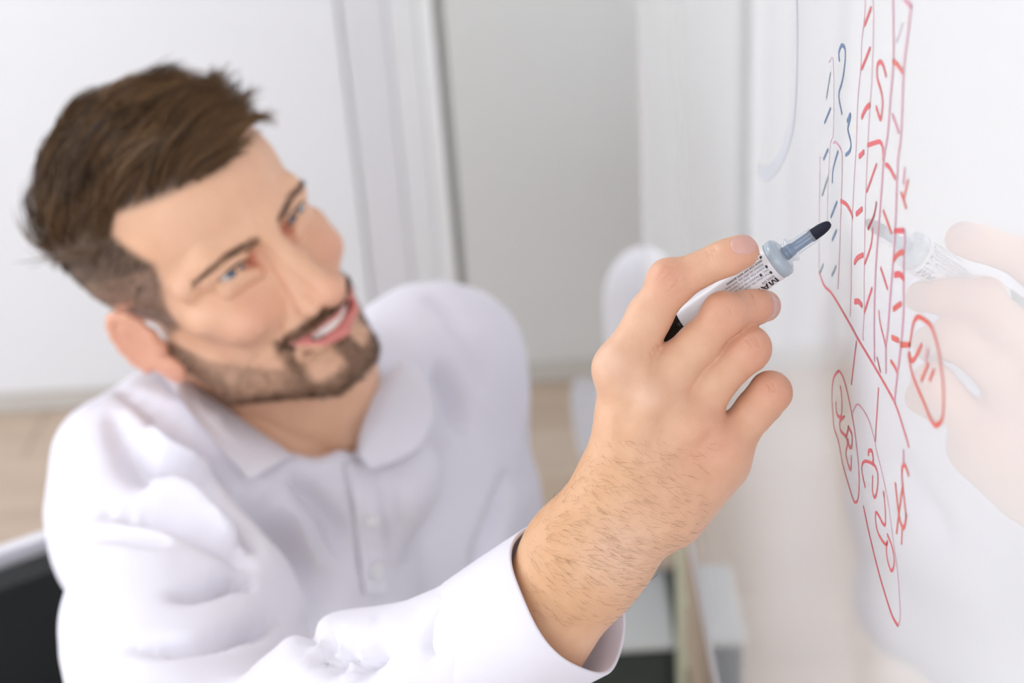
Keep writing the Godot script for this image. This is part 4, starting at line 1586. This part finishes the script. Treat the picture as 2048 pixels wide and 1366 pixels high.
func make_hair(verts: PackedVector3Array, norms: PackedVector3Array, place: Transform3D, kind: int, f: Field) -> ArrayMesh:
	var g := RandomNumberGenerator.new()
	g.seed = 7 + kind
	var list: Array = []
	var want: int = [9000, 9000, 420][kind]
	var pool := PackedInt32Array()
	for i in verts.size():
		var p := verts[i]
		if kind == 0 and in_hair(p) > 0.5 :
			pool.append(i)
		elif kind == 1 and p.y > -66.0 and absf(p.x) < 38.0 and p.z > 60.0 and in_beard(p) > 0.2:
			for z in 4:
				pool.append(i)
		elif kind == 1 and in_beard(p) > 0.05 and in_lips(p) < 0.2 and norms[i].dot(Vector3(0, 0.3, 1)) > -0.9:
			pool.append(i)
		elif kind == 2 and in_brow(p) > 0.3:
			pool.append(i)
	var clump := FastNoiseLite.new()
	clump.frequency = 0.055
	clump.seed = 4
	var tone := FastNoiseLite.new()
	tone.frequency = 0.09
	tone.seed = 9
	for m in want:
		var i := pool[g.randi() % pool.size()]
		var p := verts[i] + Vector3(g.randf() - 0.5, g.randf() - 0.5, g.randf() - 0.5) * 2.5
		var n := norms[i]
		var pts: Array = []
		var r := 0.00028
		var col: Color
		if kind == 0:
			var cell := Vector3i((p / 8.0 + swirl(p * 1.7) * 0.35).floor())
			var hash := absi(cell.x * 73856093 ^ cell.y * 19349663 ^ cell.z * 83492791) % 1000
			var heart := (Vector3(cell) + Vector3(0.5, 0.5, 0.5)) * 8.0
			var high := p.y + maxf(p.z, 0.0) * 0.10 + maxf(-p.z - 20.0, 0.0) * 0.30
			var top := smoothstep(38.0, 72.0, high)
			if p.x < 0.0:
				top = smoothstep(46.0, 70.0, high)
			var back := smoothstep(-30.0, -80.0, p.z)
			var flow := Vector3(0.62, 0.34, 0.40).lerp(Vector3(0.25, -0.5, -0.8), back * 0.8)
			var side := Vector3(0.05, -0.42, -0.85).lerp(Vector3(0.0, -0.95, -0.1), smoothstep(20.0, 0.0, p.y) * smoothstep(-20.0, 10.0, p.z))
			var d := side.lerp(flow, top)
			var fringe := smoothstep(30.0, 75.0, p.z) * top
			d = d.lerp(Vector3(0.85, 0.30, 0.15), fringe * 0.7)
			var c1 := clump.get_noise_3dv(p * Vector3(0.5, 1.0, 1.0))
			d += swirl(p) * 0.10 * (0.3 + top) + n * c1 * 0.35 * top
			d = d.normalized()
			var l := lerpf(9.0, 38.0 - 16.0 * smoothstep(15.0, 55.0, p.x), top) * g.randf_range(0.75, 1.12)
			l *= lerpf(0.42, 1.0, smoothstep(-22.0, 22.0, p.y))
			var lift := lerpf(0.16, 0.36 + 0.22 * fringe * (1.0 - smoothstep(10.0, 45.0, p.x)), top * top) + c1 * 0.22 * top
			d = (d - n * d.dot(n) + n * lift).normalized()
			var q := p + n * (g.randf_range(-1.0, 7.0) * top * (1.0 - 0.8 * fringe) - 1.0 + top)
			var steps := 6
			var pull := (heart - p) - n * n.dot(heart - p)
			for k in steps:
				var b := float(k) / (steps - 1)
				pts.append(place * ((q + pull * (0.85 * b * top) + n * ((hash % 7) * 0.6 * b * top)) * 0.001))
				d = (d - n * 0.17 * top + Vector3(0.05, -0.05, 0.0) * top + swirl(q) * 0.07 * top).normalized()
				q += d * l / (steps - 1)
			r = lerpf(0.00026, 0.00040, top)
			var t := tone.get_noise_3dv(p * Vector3(0.35, 1.0, 1.0)) * 0.6 + (hash / 1000.0 - 0.5) * 0.9 + g.randf_range(-0.25, 0.25)
			col = lin(48, 36, 26).lerp(lin(124, 92, 62), clampf(0.36 + t * 0.75 + top * 0.14 + fringe * 0.12, 0.0, 1.0))
			if top < 0.25:
				col = lin(40, 31, 25).lerp(lin(112, 90, 74), clampf(0.55 - p.y * 0.014 + g.randf_range(-0.2, 0.2), 0.0, 1.0))
		elif kind == 1:
			if g.randf() > in_beard(p) * 1.1:
				continue
			var d := Vector3(signf(p.x) * -0.1, -0.9, 0.35)
			if p.y > -66.0 and absf(p.x) < 34.0:
				d = Vector3(signf(p.x) * 0.65, -0.75, 0.2)
			d += swirl(p * 2.0) * 0.35 + Vector3(g.randf() - 0.5, g.randf() - 0.5, g.randf() - 0.5) * 0.5
			d = (d - n * d.dot(n)).normalized() * 0.85 + n * 0.5
			var l := g.randf_range(3.0, 6.0) * (0.7 + 0.5 * smoothstep(-70.0, -110.0, p.y))
			for k in 3:
				pts.append(place * ((p - n * 0.6 + d * l * k / 2.0 - n * k * k * 0.18) * 0.001))
			r = 0.00016
			col = lin(50, 35, 25).lerp(lin(104, 73, 49), g.randf())
		else:
			var d := Vector3(signf(p.x) * 0.92, 0.30 - absf(p.x) * 0.009, 0.0)
			d = (d - n * d.dot(n)).normalized() + n * 0.22
			var l := g.randf_range(5.0, 9.0)
			for k in 3:
				pts.append(place * ((p - n * 0.4 + d * l * k / 2.0 - n * k * k * 0.22) * 0.001))
			r = 0.00016
			col = lin(58, 40, 28).lerp(lin(92, 64, 44), g.randf())
		list.append([pts, r, col])
	return strands(list)

# An eyeball whose rings of colour face the way he looks.
func eyeball(gaze: Vector3, r: float) -> ArrayMesh:
	var st := SurfaceTool.new()
	st.begin(Mesh.PRIMITIVE_TRIANGLES)
	st.set_smooth_group(0)
	gaze = gaze.normalized()
	var a := gaze.cross(Vector3.UP).normalized()
	var b := a.cross(gaze)
	var angles := [0.0, 0.10, 0.18, 0.20, 0.28, 0.38, 0.47, 0.50, 0.53, 0.62, 0.85, 1.1, 1.5, 2.0, 2.6, PI]
	var tone := [lin(8, 8, 10), lin(8, 8, 10), lin(10, 12, 16), lin(58, 86, 104), lin(70, 106, 126), lin(56, 90, 112), lin(38, 58, 76), lin(60, 66, 72), lin(190, 186, 182), lin(205, 200, 196), lin(200, 190, 184), lin(215, 190, 182), lin(205, 160, 150), lin(200, 150, 140), lin(200, 150, 140), lin(200, 150, 140)]
	var m := 28
	for k in angles.size() - 1:
		for q in m:
			var t0 := TAU * q / m
			var t1 := TAU * (q + 1) / m
			var v: Array = []
			for e in [[k, t0], [k, t1], [k + 1, t1], [k + 1, t0]]:
				var g: float = angles[e[0]]
				v.append([(gaze * cos(g) + (a * cos(e[1]) + b * sin(e[1])) * sin(g)) * r, tone[e[0]]])
			for tri in [[0, 2, 1], [0, 3, 2]]:
				for z in tri:
					st.set_color(v[z][1])
					st.add_vertex(v[z][0])
	return finish(st)

func tooth(w: float, h: float, d: float) -> ArrayMesh:
	var st := SurfaceTool.new()
	st.begin(Mesh.PRIMITIVE_TRIANGLES)
	st.set_smooth_group(0)
	var n := 10
	for i in n:
		for k in n:
			var v: Array[Vector3] = []
			for e in [[i, k], [i + 1, k], [i + 1, k + 1], [i, k + 1]]:
				var th: float = PI * e[0] / n - PI / 2
				var ph: float = TAU * e[1] / n
				var c := Vector3(cos(th) * cos(ph), sin(th), cos(th) * sin(ph))
				v.append(Vector3(signf(c.x) * pow(absf(c.x), 0.45) * w / 2, signf(c.y) * pow(absf(c.y), 0.45) * h / 2, signf(c.z) * pow(absf(c.z), 0.6) * d / 2))
			quad_out(st, v[0], v[1], v[2], v[3], v[0] + v[2])
	return finish(st)

func build_head(o: Node3D, origin: Vector3, neck: Array, verts_out: Array) -> void:
	var place := head_place()
	var local: Array = []
	for p in neck:
		local.append((place.affine_inverse() * p) * 1000.0)
	var f := head_field(local)
	f.root_soft = 1.0
	var b := bounds(f)
	var r := nets(f, Vector3(-110, -190, -125), Vector3(110, 130, 135), HEAD_CELL)
	press(r, face_relief(f))
	var v: PackedVector3Array = r[0]
	var n: PackedVector3Array = r[1]
	var cols := head_colours(v)
	var shift := Transform3D(place.basis, place.origin - origin)
	var hair_m := mat(Color.WHITE, 0.42)
	hair_m.vertex_color_use_as_albedo = true
	hair_m.metallic_specular = 0.35
	for k in 3:
		var h := put(["hair", "beard", "eyebrows"][k], make_hair(v, n, shift, k, f), hair_m, o)
		h.set_meta("kind", "stuff")
	var wv := PackedVector3Array()
	var wn := PackedVector3Array()
	for i in v.size():
		wv.append(shift * (v[i] * 0.001))
		wn.append(shift.basis * n[i])
	verts_out.append_array([wv, wn, r[2], cols])
	# eyes: he looks at the tip of the pen
	var em := mat(Color.WHITE, 0.12)
	em.vertex_color_use_as_albedo = true
	em.clearcoat_enabled = true
	em.clearcoat = 1.0
	em.clearcoat_roughness = 0.03
	var target := at(1661, 446, 0.6)
	for s in [-1.0, 1.0]:
		var c := shift * Vector3(0.031 * s, -0.001, 0.066)
		put("eye", eyeball((target - origin) - c, 0.0138), em, o, c)
		var lash: Array = []
		for e in [[18.5, -1.6, 79.2], [25, 1.9, 81.8], [31, 3.1, 82.4], [38, 2.9, 80.0], [45, 1.2, 74.5]]:
			lash.append(shift * (Vector3(e[0] * s, e[1], e[2]) * 0.001))
		put("eyelashes", tube(spline(lash, 4), _taper(17, 0.0008), 6), mat(Color(0.07, 0.05, 0.04), 0.6), o)
	var tm := mat(Color(0.96, 0.94, 0.90), 0.25)
	tm.clearcoat_enabled = true
	tm.clearcoat = 0.7
	for k in 10:
		var x := (k - 4.5) * 5.6
		var z := 86.0 - x * x * 0.020
		var w: float = [8.4, 6.6, 7.0, 6.2, 6.0][int(absf(k - 4.5))]
		var t := put("tooth", tooth(w * 0.001, 0.0105, 0.005), tm, o)
		var yaw := atan2(x * 0.04, 1.0)
		t.transform = Transform3D(shift.basis * Basis(Vector3.UP, yaw), shift * (Vector3(x, -68.6 + x * x * 0.006, z + 2.0) * 0.001))

func _taper(n: int, r: float) -> Array:
	var out: Array = []
	for k in n:
		out.append(r * (0.35 + 0.65 * sin(PI * (k + 0.5) / n)))
	return out

const HEAD_CELL := 1.5

# ---------------------------------------------------------------- the man: trunk, arms, shirt
func body_joints() -> Dictionary:
	var d := {}
	d.shoulder_r = at(320, 1026, 1.045)
	d.shoulder_l = at(880, 742, 1.30)
	d.mid = (d.shoulder_r + d.shoulder_l) * 0.5
	d.across = (d.shoulder_l - d.shoulder_r).normalized()
	d.ahead = (d.across.cross(Vector3.UP)).normalized()
	d.ahead = Vector3(d.ahead.x, 0, d.ahead.z).normalized()
	d.neck = Vector3(-0.188, 1.075, -0.975)
	d.elbow_r = at(432, 1611, 0.76)
	d.wrist_r = at(1178, 1120, 0.6255)
	d.cuff_r = at(1142, 1196, 0.632)
	d.elbow_l = at(955, 1240, 1.38)
	d.wrist_l = at(800, 1560, 1.17)
	d.hip = Vector3(-0.262, 0.605, -0.90)
	d.side = Vector3(0.87, 0, -0.5)
	d.front = Vector3(0.5, 0, 0.87)
	return d

func torso(f: Field, d: Dictionary, g: float) -> void:
	var a: Vector3 = d.across
	var up := Vector3.UP
	var chest: Vector3 = d.mid - up * 0.14 - d.ahead * 0.005
	var waist: Vector3 = d.hip + up * 0.12 + d.front * 0.0
	f.limb(d.shoulder_r.lerp(d.mid, 0.25), d.shoulder_l.lerp(d.mid, 0.25), 0.042 + g, 0.042 + g, 0.05)
	f.limb(at(560, 972, 1.088), at(770, 962, 1.128), 0.030 + g, 0.030 + g, 0.05)
	for s in [-1.0, 1.0]:
		var sh: Vector3 = d.shoulder_r if s < 0.0 else d.shoulder_l
		f.limb(sh, sh.lerp(d.mid, 0.3) - up * 0.05, 0.05 + g, 0.056 + g, 0.05)
		f.limb(d.neck - up * 0.03, sh + up * 0.006, 0.036 + g, 0.034 + g, 0.04)
		f.limb(chest + a * (0.075 * s) + up * 0.03, waist + d.side * (0.07 * s), 0.084 + g, 0.085 + g, 0.06)
		f.limb(waist + d.side * (0.07 * s), d.hip + d.side * (0.075 * s), 0.09 + g, 0.105 + g, 0.05)
		f.ball(chest + a * (0.075 * s) + d.ahead * 0.04 + up * 0.005, Vector3(0.065, 0.065, 0.042) + Vector3.ONE * g, 0.05)

func shirt_field(d: Dictionary) -> Field:
	var f := Field.new()
	f.root_soft = 0.03
	torso(f, d, 0.012)
	# his right sleeve
	var m: Vector3 = d.elbow_r.lerp(d.cuff_r, 0.45)
	var ax: Vector3 = (d.cuff_r - d.elbow_r).normalized()
	f.limb(d.shoulder_r, d.shoulder_r.lerp(d.elbow_r, 0.5), 0.064, 0.064, 0.05)
	f.limb(d.shoulder_r.lerp(d.elbow_r, 0.5), d.elbow_r, 0.064, 0.055, 0.04)
	f.limb(d.elbow_r, m, 0.052, 0.043, 0.03)
	f.limb(m, d.cuff_r - ax * 0.050, 0.043, 0.0335, 0.03)
	# his left sleeve
	f.limb(d.shoulder_l, d.shoulder_l.lerp(d.elbow_l, 0.55), 0.062, 0.062, 0.05)
	f.limb(d.shoulder_l.lerp(d.elbow_l, 0.55), d.elbow_l, 0.062, 0.052, 0.04)
	f.limb(d.elbow_l, d.elbow_l.lerp(d.wrist_l, 0.85), 0.050, 0.036, 0.03)
	# the slope from the nape to the shoulder
	f.limb(at(300, 806, 1.11), at(215, 900, 1.08), 0.024, 0.034, 0.04)
	# the open neck
	f.limb(d.neck + Vector3(0, 0.12, 0.02), d.neck + Vector3(0.005, 0.0, 0.012), 0.062, 0.058, 0.01, true)
	for e in [[440, 785, 0.012], [500, 820, 0.017], [565, 848, 0.021], [630, 856, 0.022], [690, 838, 0.021], [705, 870, 0.010], [703, 892, 0.004]]:
		f.limb(at(e[0], e[1], 0.95), at(e[0], e[1], 1.10), e[2], e[2], 0.006, true)
	return f

func body_field(d: Dictionary) -> Field:
	var f := Field.new()
	f.root_soft = 0.02
	torso(f, d, -0.007)
	f.limb(d.shoulder_r, d.elbow_r, 0.038, 0.034, 0.04)
	f.limb(d.elbow_r, d.elbow_r.lerp(d.cuff_r, 0.5), 0.036, 0.026, 0.03)
	f.limb(d.elbow_r.lerp(d.cuff_r, 0.5), d.wrist_r, 0.026, 0.014, 0.03)
	f.limb(d.shoulder_l, d.elbow_l, 0.040, 0.036, 0.04)
	f.limb(d.elbow_l, d.wrist_l, 0.036, 0.024, 0.03)
	f.limb(d.neck + Vector3(0, 0.04, 0), d.mid - Vector3(0, 0.04, 0), 0.052, 0.05, 0.04)
	# the other hand, at rest on the thigh
	var w: Vector3 = d.wrist_l
	var dir := Vector3(0.25, -0.35, 0.9).normalized()
	var sd := Vector3(1, 0, -0.28).normalized()
	f.limb(w, w + dir * 0.07, 0.022, 0.024, 0.02)
	for k in 4:
		f.cur += 1
		var b := w + dir * 0.075 + sd * (0.02 * k - 0.03)
		var l: float = [0.036, 0.044, 0.041, 0.032][k]
		f.limb(b, b + dir * l, 0.0098, 0.009, 0.004)
		f.limb(b + dir * l, b + dir * (l * 1.6) + Vector3(0, -0.014, 0), 0.009, 0.0075, 0.004)
	f.cur += 1
	f.limb(w + dir * 0.02 - sd * 0.015, w + dir * 0.055 - sd * 0.045, 0.013, 0.010, 0.005)
	f.limb(w + dir * 0.055 - sd * 0.045, w + dir * 0.085 - sd * 0.05, 0.010, 0.008, 0.005)
	return f

func shirt_relief(f: Field) -> Relief:
	var w := Relief.new()
	w.size = 0.04
	var folds := [
		# pixel path of the valley, half-width and depth in millimetres
		[[236, 775, 333, 829, 408, 893, 473, 958, 499, 1022], 13.5, 19.9],
		[[220, 823, 258, 899, 301, 936, 408, 979, 473, 1044, 516, 1108], 15.3, 23.5],
		[[183, 1022, 301, 1017, 376, 1038, 456, 1087, 499, 1124], 14.4, 19.9],
		[[97, 1060, 177, 1070, 279, 1070, 330, 1080], 7.2, 7.2],
		[[344, 1194, 408, 1178, 473, 1156, 505, 1160], 8.1, 10.9],
		[[483, 968, 537, 1033, 591, 1108, 628, 1183, 640, 1230], 19.8, 18.1],
		[[580, 958, 634, 1001, 671, 1054, 690, 1110], 10.8, 10.9],
		[[722, 947, 725, 1022, 741, 1130, 757, 1237], 3.6, 6.4],
		[[790, 960, 800, 1040, 815, 1130, 830, 1220], 5.4, 2.8],
		[[596, 1290, 615, 1262, 639, 1237], 7.5, 6.5],
		[[634, 1323, 648, 1295, 665, 1265], 7.5, 6.5],
		[[665, 1340, 682, 1312, 704, 1285], 7.5, 6.5],
		[[720, 1340, 740, 1320, 765, 1298], 7.5, 6.5],
		[[247, 1296, 350, 1292, 430, 1280, 510, 1258, 560, 1230], 8.1, 9.0],
		[[956, 1130, 993, 1049, 1020, 958], 14.4, 10.9],
		[[880, 740, 900, 790, 925, 860], 14.4, 12.8],
		[[850, 590, 900, 620, 950, 700, 965, 780], 12.6, 7.2],
		[[300, 860, 340, 905, 420, 945], 8.1, -10.9],
		[[300, 975, 400, 1005, 470, 1075], 9.0, -10.9],
		[[560, 1010, 600, 1065, 640, 1150], 10.8, -9.0],
		[[905, 1225, 880, 1260, 870, 1300], 7.2, 7.2],
		[[970, 1180, 950, 1230, 955, 1290], 9.0, 5.4],
	]
	for e in folds:
		w.path(arc_on(f, e[0]), e[1] * 0.00085, clampf(e[2] * 1.35, -12.0, 20.0) * 0.001)
	return w

# Cloth between two edges, a few millimetres thick.
func cloth_patch(top: Array, bottom: Array, bulge: float, thick: float, out: Vector3) -> ArrayMesh:
	var a := spline(top, 6)
	var b := spline(bottom, 6)
	var n := a.size()
	var m := 8
	var rows: Array = []
	for i in n:
		var row: Array[Vector3] = []
		for k in m + 1:
			var t := float(k) / m
			row.append(a[i].lerp(b[i], t) + out * (bulge * sin(PI * sqrt(t)) ))
		rows.append(row)
	var st := SurfaceTool.new()
	st.begin(Mesh.PRIMITIVE_TRIANGLES)
	st.set_smooth_group(0)
	for i in n - 1:
		for k in m:
			quad_out(st, rows[i][k], rows[i + 1][k], rows[i + 1][k + 1], rows[i][k + 1], out)
	st.set_smooth_group(1)
	var off := out * -thick
	for i in n - 1:
		for k in m:
			quad_out(st, rows[i][k] + off, rows[i + 1][k] + off, rows[i + 1][k + 1] + off, rows[i][k + 1] + off, -out)
	st.set_smooth_group(2)
	for i in n - 1:
		for k in [0, m]:
			quad_out(st, rows[i][k], rows[i + 1][k], rows[i + 1][k] + off, rows[i][k] + off, rows[i][k] - rows[i][m / 2])
	for k in m:
		for i in [0, n - 1]:
			quad_out(st, rows[i][k], rows[i][k + 1], rows[i][k + 1] + off, rows[i][k] + off, rows[i][k] - rows[n / 2][k])
	return finish(st)

# The standing band of the collar, round the back of the neck.
func stand(d: Dictionary) -> ArrayMesh:
	var place := head_place()
	var up: Vector3 = (place * Vector3(0, -0.06, -0.026) - d.neck).normalized()
	var c: Vector3 = d.neck + up * 0.012
	var ahead := (place.basis * Vector3(0.1, 0, 1))
	ahead = (ahead - up * up.dot(ahead)).normalized()
	var side := up.cross(ahead)
	var st := SurfaceTool.new()
	st.begin(Mesh.PRIMITIVE_TRIANGLES)
	var prev: Array = []
	for k in 41:
		var a := deg_to_rad(84.0 + 192.0 * k / 40.0)
		var o := ahead * cos(a) + side * sin(a)
		var now := [c + o * 0.066 - up * 0.022, c + o * 0.0615 + up * 0.016, c + o * 0.0595 + up * 0.016, c + o * 0.064 - up * 0.022]
		if k > 0:
			for e in 4:
				st.set_smooth_group(e)
				var f := (e + 1) % 4
				var out: Vector3 = [o, up, -o, -up][e]
				quad_out(st, prev[e], prev[f], now[f], now[e], out)
		prev = now
	return finish(st)

func _pts(n: Array) -> Array:
	var out: Array = []
	for k in range(0, n.size(), 3):
		out.append(at(n[k], n[k + 1], n[k + 2]))
	return out

# Points over the finished cloth: at the given distance, or nearer if the cloth is in the way, by so many millimetres.
func _over(v: PackedVector3Array, origin: Vector3, n: Array, gap: Array) -> Array:
	var out: Array = []
	for k in range(0, n.size(), 3):
		var dir := (at(n[k], n[k + 1], 1.0) - eye).normalized()
		var base := eye - origin
		var best := 9.0
		for p in v:
			var q := p - base
			var t := q.dot(dir)
			if t < best and (q - dir * t).length_squared() < 0.000016:
				best = t
		var far: float = n[k + 2] / dir.dot(lens_forward)
		out.append(eye + dir * minf(far, best - gap[k / 3] * 0.001))
	return out

func near_cloth(f: Field, pts: Array, off: Array) -> Array:
	var out: Array = []
	for k in range(0, pts.size(), 2):
		var p := on(f, pts[k], pts[k + 1])
		out.append(p + (eye - p).normalized() * off[k / 2] * 0.001)
	return out

func cuff_mesh(c: Vector3, ax: Vector3, r: float, length: float) -> ArrayMesh:
	var to_eye := (eye - c).normalized()
	var u := (to_eye - ax * ax.dot(to_eye)).normalized()
	var v := ax.cross(u)
	var st := SurfaceTool.new()
	st.begin(Mesh.PRIMITIVE_TRIANGLES)
	st.set_smooth_group(0)
	var m := 72
	var prof := [Vector2(-0.0, -0.004), Vector2(0.25, -0.0006), Vector2(0.5, 0.0), Vector2(0.8, 0.0004), Vector2(0.985, 0.0006), Vector2(1.0, 0.0), Vector2(0.99, -0.0012), Vector2(0.8, -0.0022), Vector2(0.4, -0.0024)]
	var rings: Array = []
	for p in prof:
		var ring: Array[Vector3] = []
		for k in m:
			var a := TAU * k / m
			var wav := 0.0012 * sin(3.0 * a + 0.6) + 0.0008 * sin(5.0 * a)
			var rr: float = r + p.y + wav
			var squash := 1.0
			ring.append(c - ax * (length * (1.0 - p.x)) + u * cos(a) * rr * 0.98 + v * sin(a) * rr * squash + ax * (0.0025 * sin(2.0 * a + 1.0)))
		rings.append(ring)
	for i in prof.size() - 1:
		for k in m:
			var k2 := (k + 1) % m
			var mid: Vector3 = c - ax * (length * (1.0 - prof[i].x))
			var out: Vector3 = rings[i][k] - mid
			if i >= 6:
				out = -out
			elif i >= 4:
				out = ax
			quad_out(st, rings[i][k], rings[i][k2], rings[i + 1][k2], rings[i + 1][k], out)
	return finish(st)

# Soft unevenness all over the cloth.
func rumple(r: Array) -> void:
	var n := FastNoiseLite.new()
	n.frequency = 11.0
	n.fractal_octaves = 3
	n.seed = 8
	var v: PackedVector3Array = r[0]
	var nr: PackedVector3Array = r[1]
	for i in v.size():
		v[i] += nr[i] * (0.003 * n.get_noise_3dv(v[i]))
	r[0] = v
	r[1] = renormal(v, r[2])

func shift_mesh(r: Array, by: Vector3) -> void:
	var v: PackedVector3Array = r[0]
	for i in v.size():
		v[i] -= by
	r[0] = v

func skin_material() -> StandardMaterial3D:
	var m := mat(Color.WHITE, 0.43)
	m.vertex_color_use_as_albedo = true
	m.metallic_specular = 0.5
	noise_bump(m, 0.05, 0.012, 55.0, FastNoiseLite.TYPE_CELLULAR)
	m.subsurf_scatter_enabled = true
	m.subsurf_scatter_strength = 0.07
	return m

func build_person() -> void:
	var d := body_joints()
	var origin := Vector3(-0.262, 0.0, -0.86)
	var o := thing("person", "smiling bearded man in a white shirt, seated, raising a pen towards the whiteboard", "person", origin)
	var t0 := Time.get_ticks_msec()
	# one body: trunk and arms, head, and the hand with its fingers
	var hand := build_hand(HAND_CELL)
	var hf: Field = hand[4]
	var verts: PackedVector3Array = hand[0]
	var norms: PackedVector3Array = hand[1]
	var tris: PackedInt32Array = hand[2]
	var cols: PackedColorArray = hand[3]
	for i in verts.size():
		verts[i] -= origin
	var h: Array = []
	build_head(o, origin, [d.neck, d.mid - Vector3(0, 0.05, 0)], h)
	var bf := body_field(d)
	var bb := bounds(bf)
	var br := nets(bf, bb[0], bb[1], 0.008)
	shift_mesh(br, origin)
	var bc := PackedColorArray()
	bc.resize(br[0].size())
	bc.fill(lin(232, 182, 149))
	for piece in [[h[0], h[1], h[2], h[3]], [br[0], br[1], br[2], bc]]:
		var first := verts.size()
		verts.append_array(piece[0])
		norms.append_array(piece[1])
		cols.append_array(piece[3])
		for t in piece[2]:
			tris.append(t + first)
	put("body", array_mesh(verts, norms, tris, cols), skin_material(), o)
	# nails
	var nm := mat(Color(0.83, 0.64, 0.59), 0.3)
	nm.clearcoat_enabled = true
	nm.clearcoat = 0.4
	hf.all()
	put("fingernail", nail(hf, on(hf, 1487, 487), at(1489 + 30, 487 - 4, 0.592) - at(1489, 487, 0.592), at(1489, 487, 0.55) - at(1489 + 10, 487 + 45, 0.575), 0.0105, 0.0095), nm, o, -origin)
	put("fingernail", nail(hf, on(hf, 1553, 610), at(1540, 612, 0.622) - at(1514, 612, 0.612), at(1600, 585, 0.605) - at(1545, 612, 0.619), 0.010, 0.009), nm, o, -origin)
	var ah := put("arm_hair", arm_hair(hf), mat(Color(0.50, 0.35, 0.22), 0.5), o, -origin)
	ah.set_meta("kind", "stuff")
	# shirt
	var cloth := mat(Color(0.905, 0.89, 0.925), 0.8)
	cloth.rim_enabled = true
	cloth.rim = 0.25
	cloth.backlight_enabled = true
	cloth.backlight = Color(0.16, 0.16, 0.17)
	noise_bump(cloth, 0.25, 0.006, 30.0)
	var sf := shirt_field(d)
	var sb := bounds(sf)
	var sr := nets(sf, sb[0], sb[1], SHIRT_CELL)
	sf.all()
	press(sr, shirt_relief(sf))
	rumple(sr)
	shift_mesh(sr, origin)
	var shirt := put("shirt", array_mesh(sr[0], sr[1], sr[2]), cloth, o)
	sf.all()
	var ax: Vector3 = (d.cuff_r - d.elbow_r).normalized()
	put("cuff", cuff_mesh(d.cuff_r, ax, 0.0345, 0.066), cloth, shirt, -origin)
	var col := Node3D.new()
	var look := (eye - at(560, 870, 1.0)).normalized()
	var fin: PackedVector3Array = sr[0]
	put("collar", cloth_patch(_over(fin, origin, [318, 730, 1.125, 345, 738, 1.100, 372, 756, 1.083, 430, 797, 1.068, 505, 853, 1.055, 586, 910, 1.050], [4, 8, 12, 14, 12, 10]), _over(fin, origin, [308, 742, 1.115, 332, 762, 1.085, 358, 795, 1.062, 392, 842, 1.045, 436, 892, 1.032, 499, 960, 1.024], [3, 5, 6, 7, 8, 9]), 0.006, 0.0025, look), cloth, shirt, -origin)
	put("collar", cloth_patch(_over(fin, origin, [800, 722, 1.150, 775, 750, 1.125, 752, 784, 1.104, 732, 832, 1.085, 719, 872, 1.072, 713, 906, 1.066], [4, 8, 12, 12, 10, 8]), _over(fin, origin, [835, 735, 1.140, 858, 778, 1.118, 866, 828, 1.100, 846, 880, 1.083, 806, 915, 1.070, 741, 938, 1.060], [3, 5, 6, 7, 7, 7]), 0.006, 0.0025, look), cloth, shirt, -origin)
	put("collar_stand", stand(d), cloth, shirt, -origin)
	put("placket", cloth_patch(_over(fin, origin, [690, 928, 2, 706, 1000, 2, 712, 1045, 2, 720, 1110, 2, 730, 1190, 2], [2, 3, 3, 3, 3]), _over(fin, origin, [744, 932, 2, 757, 1000, 2, 763, 1045, 2, 771, 1110, 2, 780, 1186, 2], [2, 3, 3, 3, 3]), 0.0008, 0.0022, look), cloth, shirt, -origin)
	for e in [[742, 1040], [753, 1140]]:
		var p: Vector3 = _over(fin, origin, [e[0], e[1], 2.0], [5.5])[0]
		var b := put("button", lathe([Vector2(0, 0), Vector2(0.0052, 0), Vector2(0.0056, 0.0008), Vector2(0.0052, 0.0018), Vector2(0.0038, 0.0014), Vector2(0, 0.0014)], 20), mat(Color(0.93, 0.92, 0.93), 0.25), shirt)
		var nr := sf.slope(p, 0.004).normalized()
		var sx := nr.cross(Vector3.UP).normalized()
		b.transform = Transform3D(Basis(sx, nr, sx.cross(nr)), p - origin)
	# trousers and shoes, below the frame
	var tf := Field.new()
	tf.root_soft = 0.02
	for s in [-1.0, 1.0]:
		var hip: Vector3 = d.hip + d.side * (0.085 * s) + Vector3(0, -0.01, 0)
		var knee: Vector3 = hip + Vector3(0.12, 0, 0.40) + d.side * (0.035 * s) + Vector3(0, -0.03, 0)
		var ankle: Vector3 = Vector3(knee.x, 0.11, knee.z) - d.front * 0.04
		tf.limb(d.hip + d.side * (0.07 * s) + Vector3(0, 0.06, 0), hip, 0.112, 0.10, 0.05)
		tf.limb(hip, knee, 0.092, 0.070, 0.04)
		tf.limb(knee, ankle, 0.068, 0.055, 0.04)
		put("shoe", shoe(), mat(Color(0.16, 0.10, 0.07), 0.4), o, Vector3(ankle.x, 0, ankle.z) - origin).rotation.y = atan2(d.front.x, d.front.z)
	var tb := bounds(tf)
	var tr := nets(tf, tb[0], tb[1], 0.011)
	shift_mesh(tr, origin)
	put("trousers", array_mesh(tr[0], tr[1], tr[2]), mat(Color(0.12, 0.14, 0.19), 0.85), o)

func shoe() -> ArrayMesh:
	var f := Field.new()
	f.limb(Vector3(0, 0.05, -0.03), Vector3(0, 0.036, 0.15), 0.042, 0.033, 0.03)
	f.limb(Vector3(0, 0.03, 0.10), Vector3(0, 0.03, 0.20), 0.040, 0.028, 0.03)
	f.limb(Vector3(0, 0.06, -0.03), Vector3(0, 0.12, -0.02), 0.045, 0.047, 0.03)
	var b := bounds(f)
	var r := nets(f, b[0], b[1], 0.009)
	var v: PackedVector3Array = r[0]
	for i in v.size():
		v[i].y = maxf(v[i].y, 0.002)
	return array_mesh(v, renormal(v, r[2]), r[2])

const HAND_CELL := 0.0009
const SHIRT_CELL := 0.0036
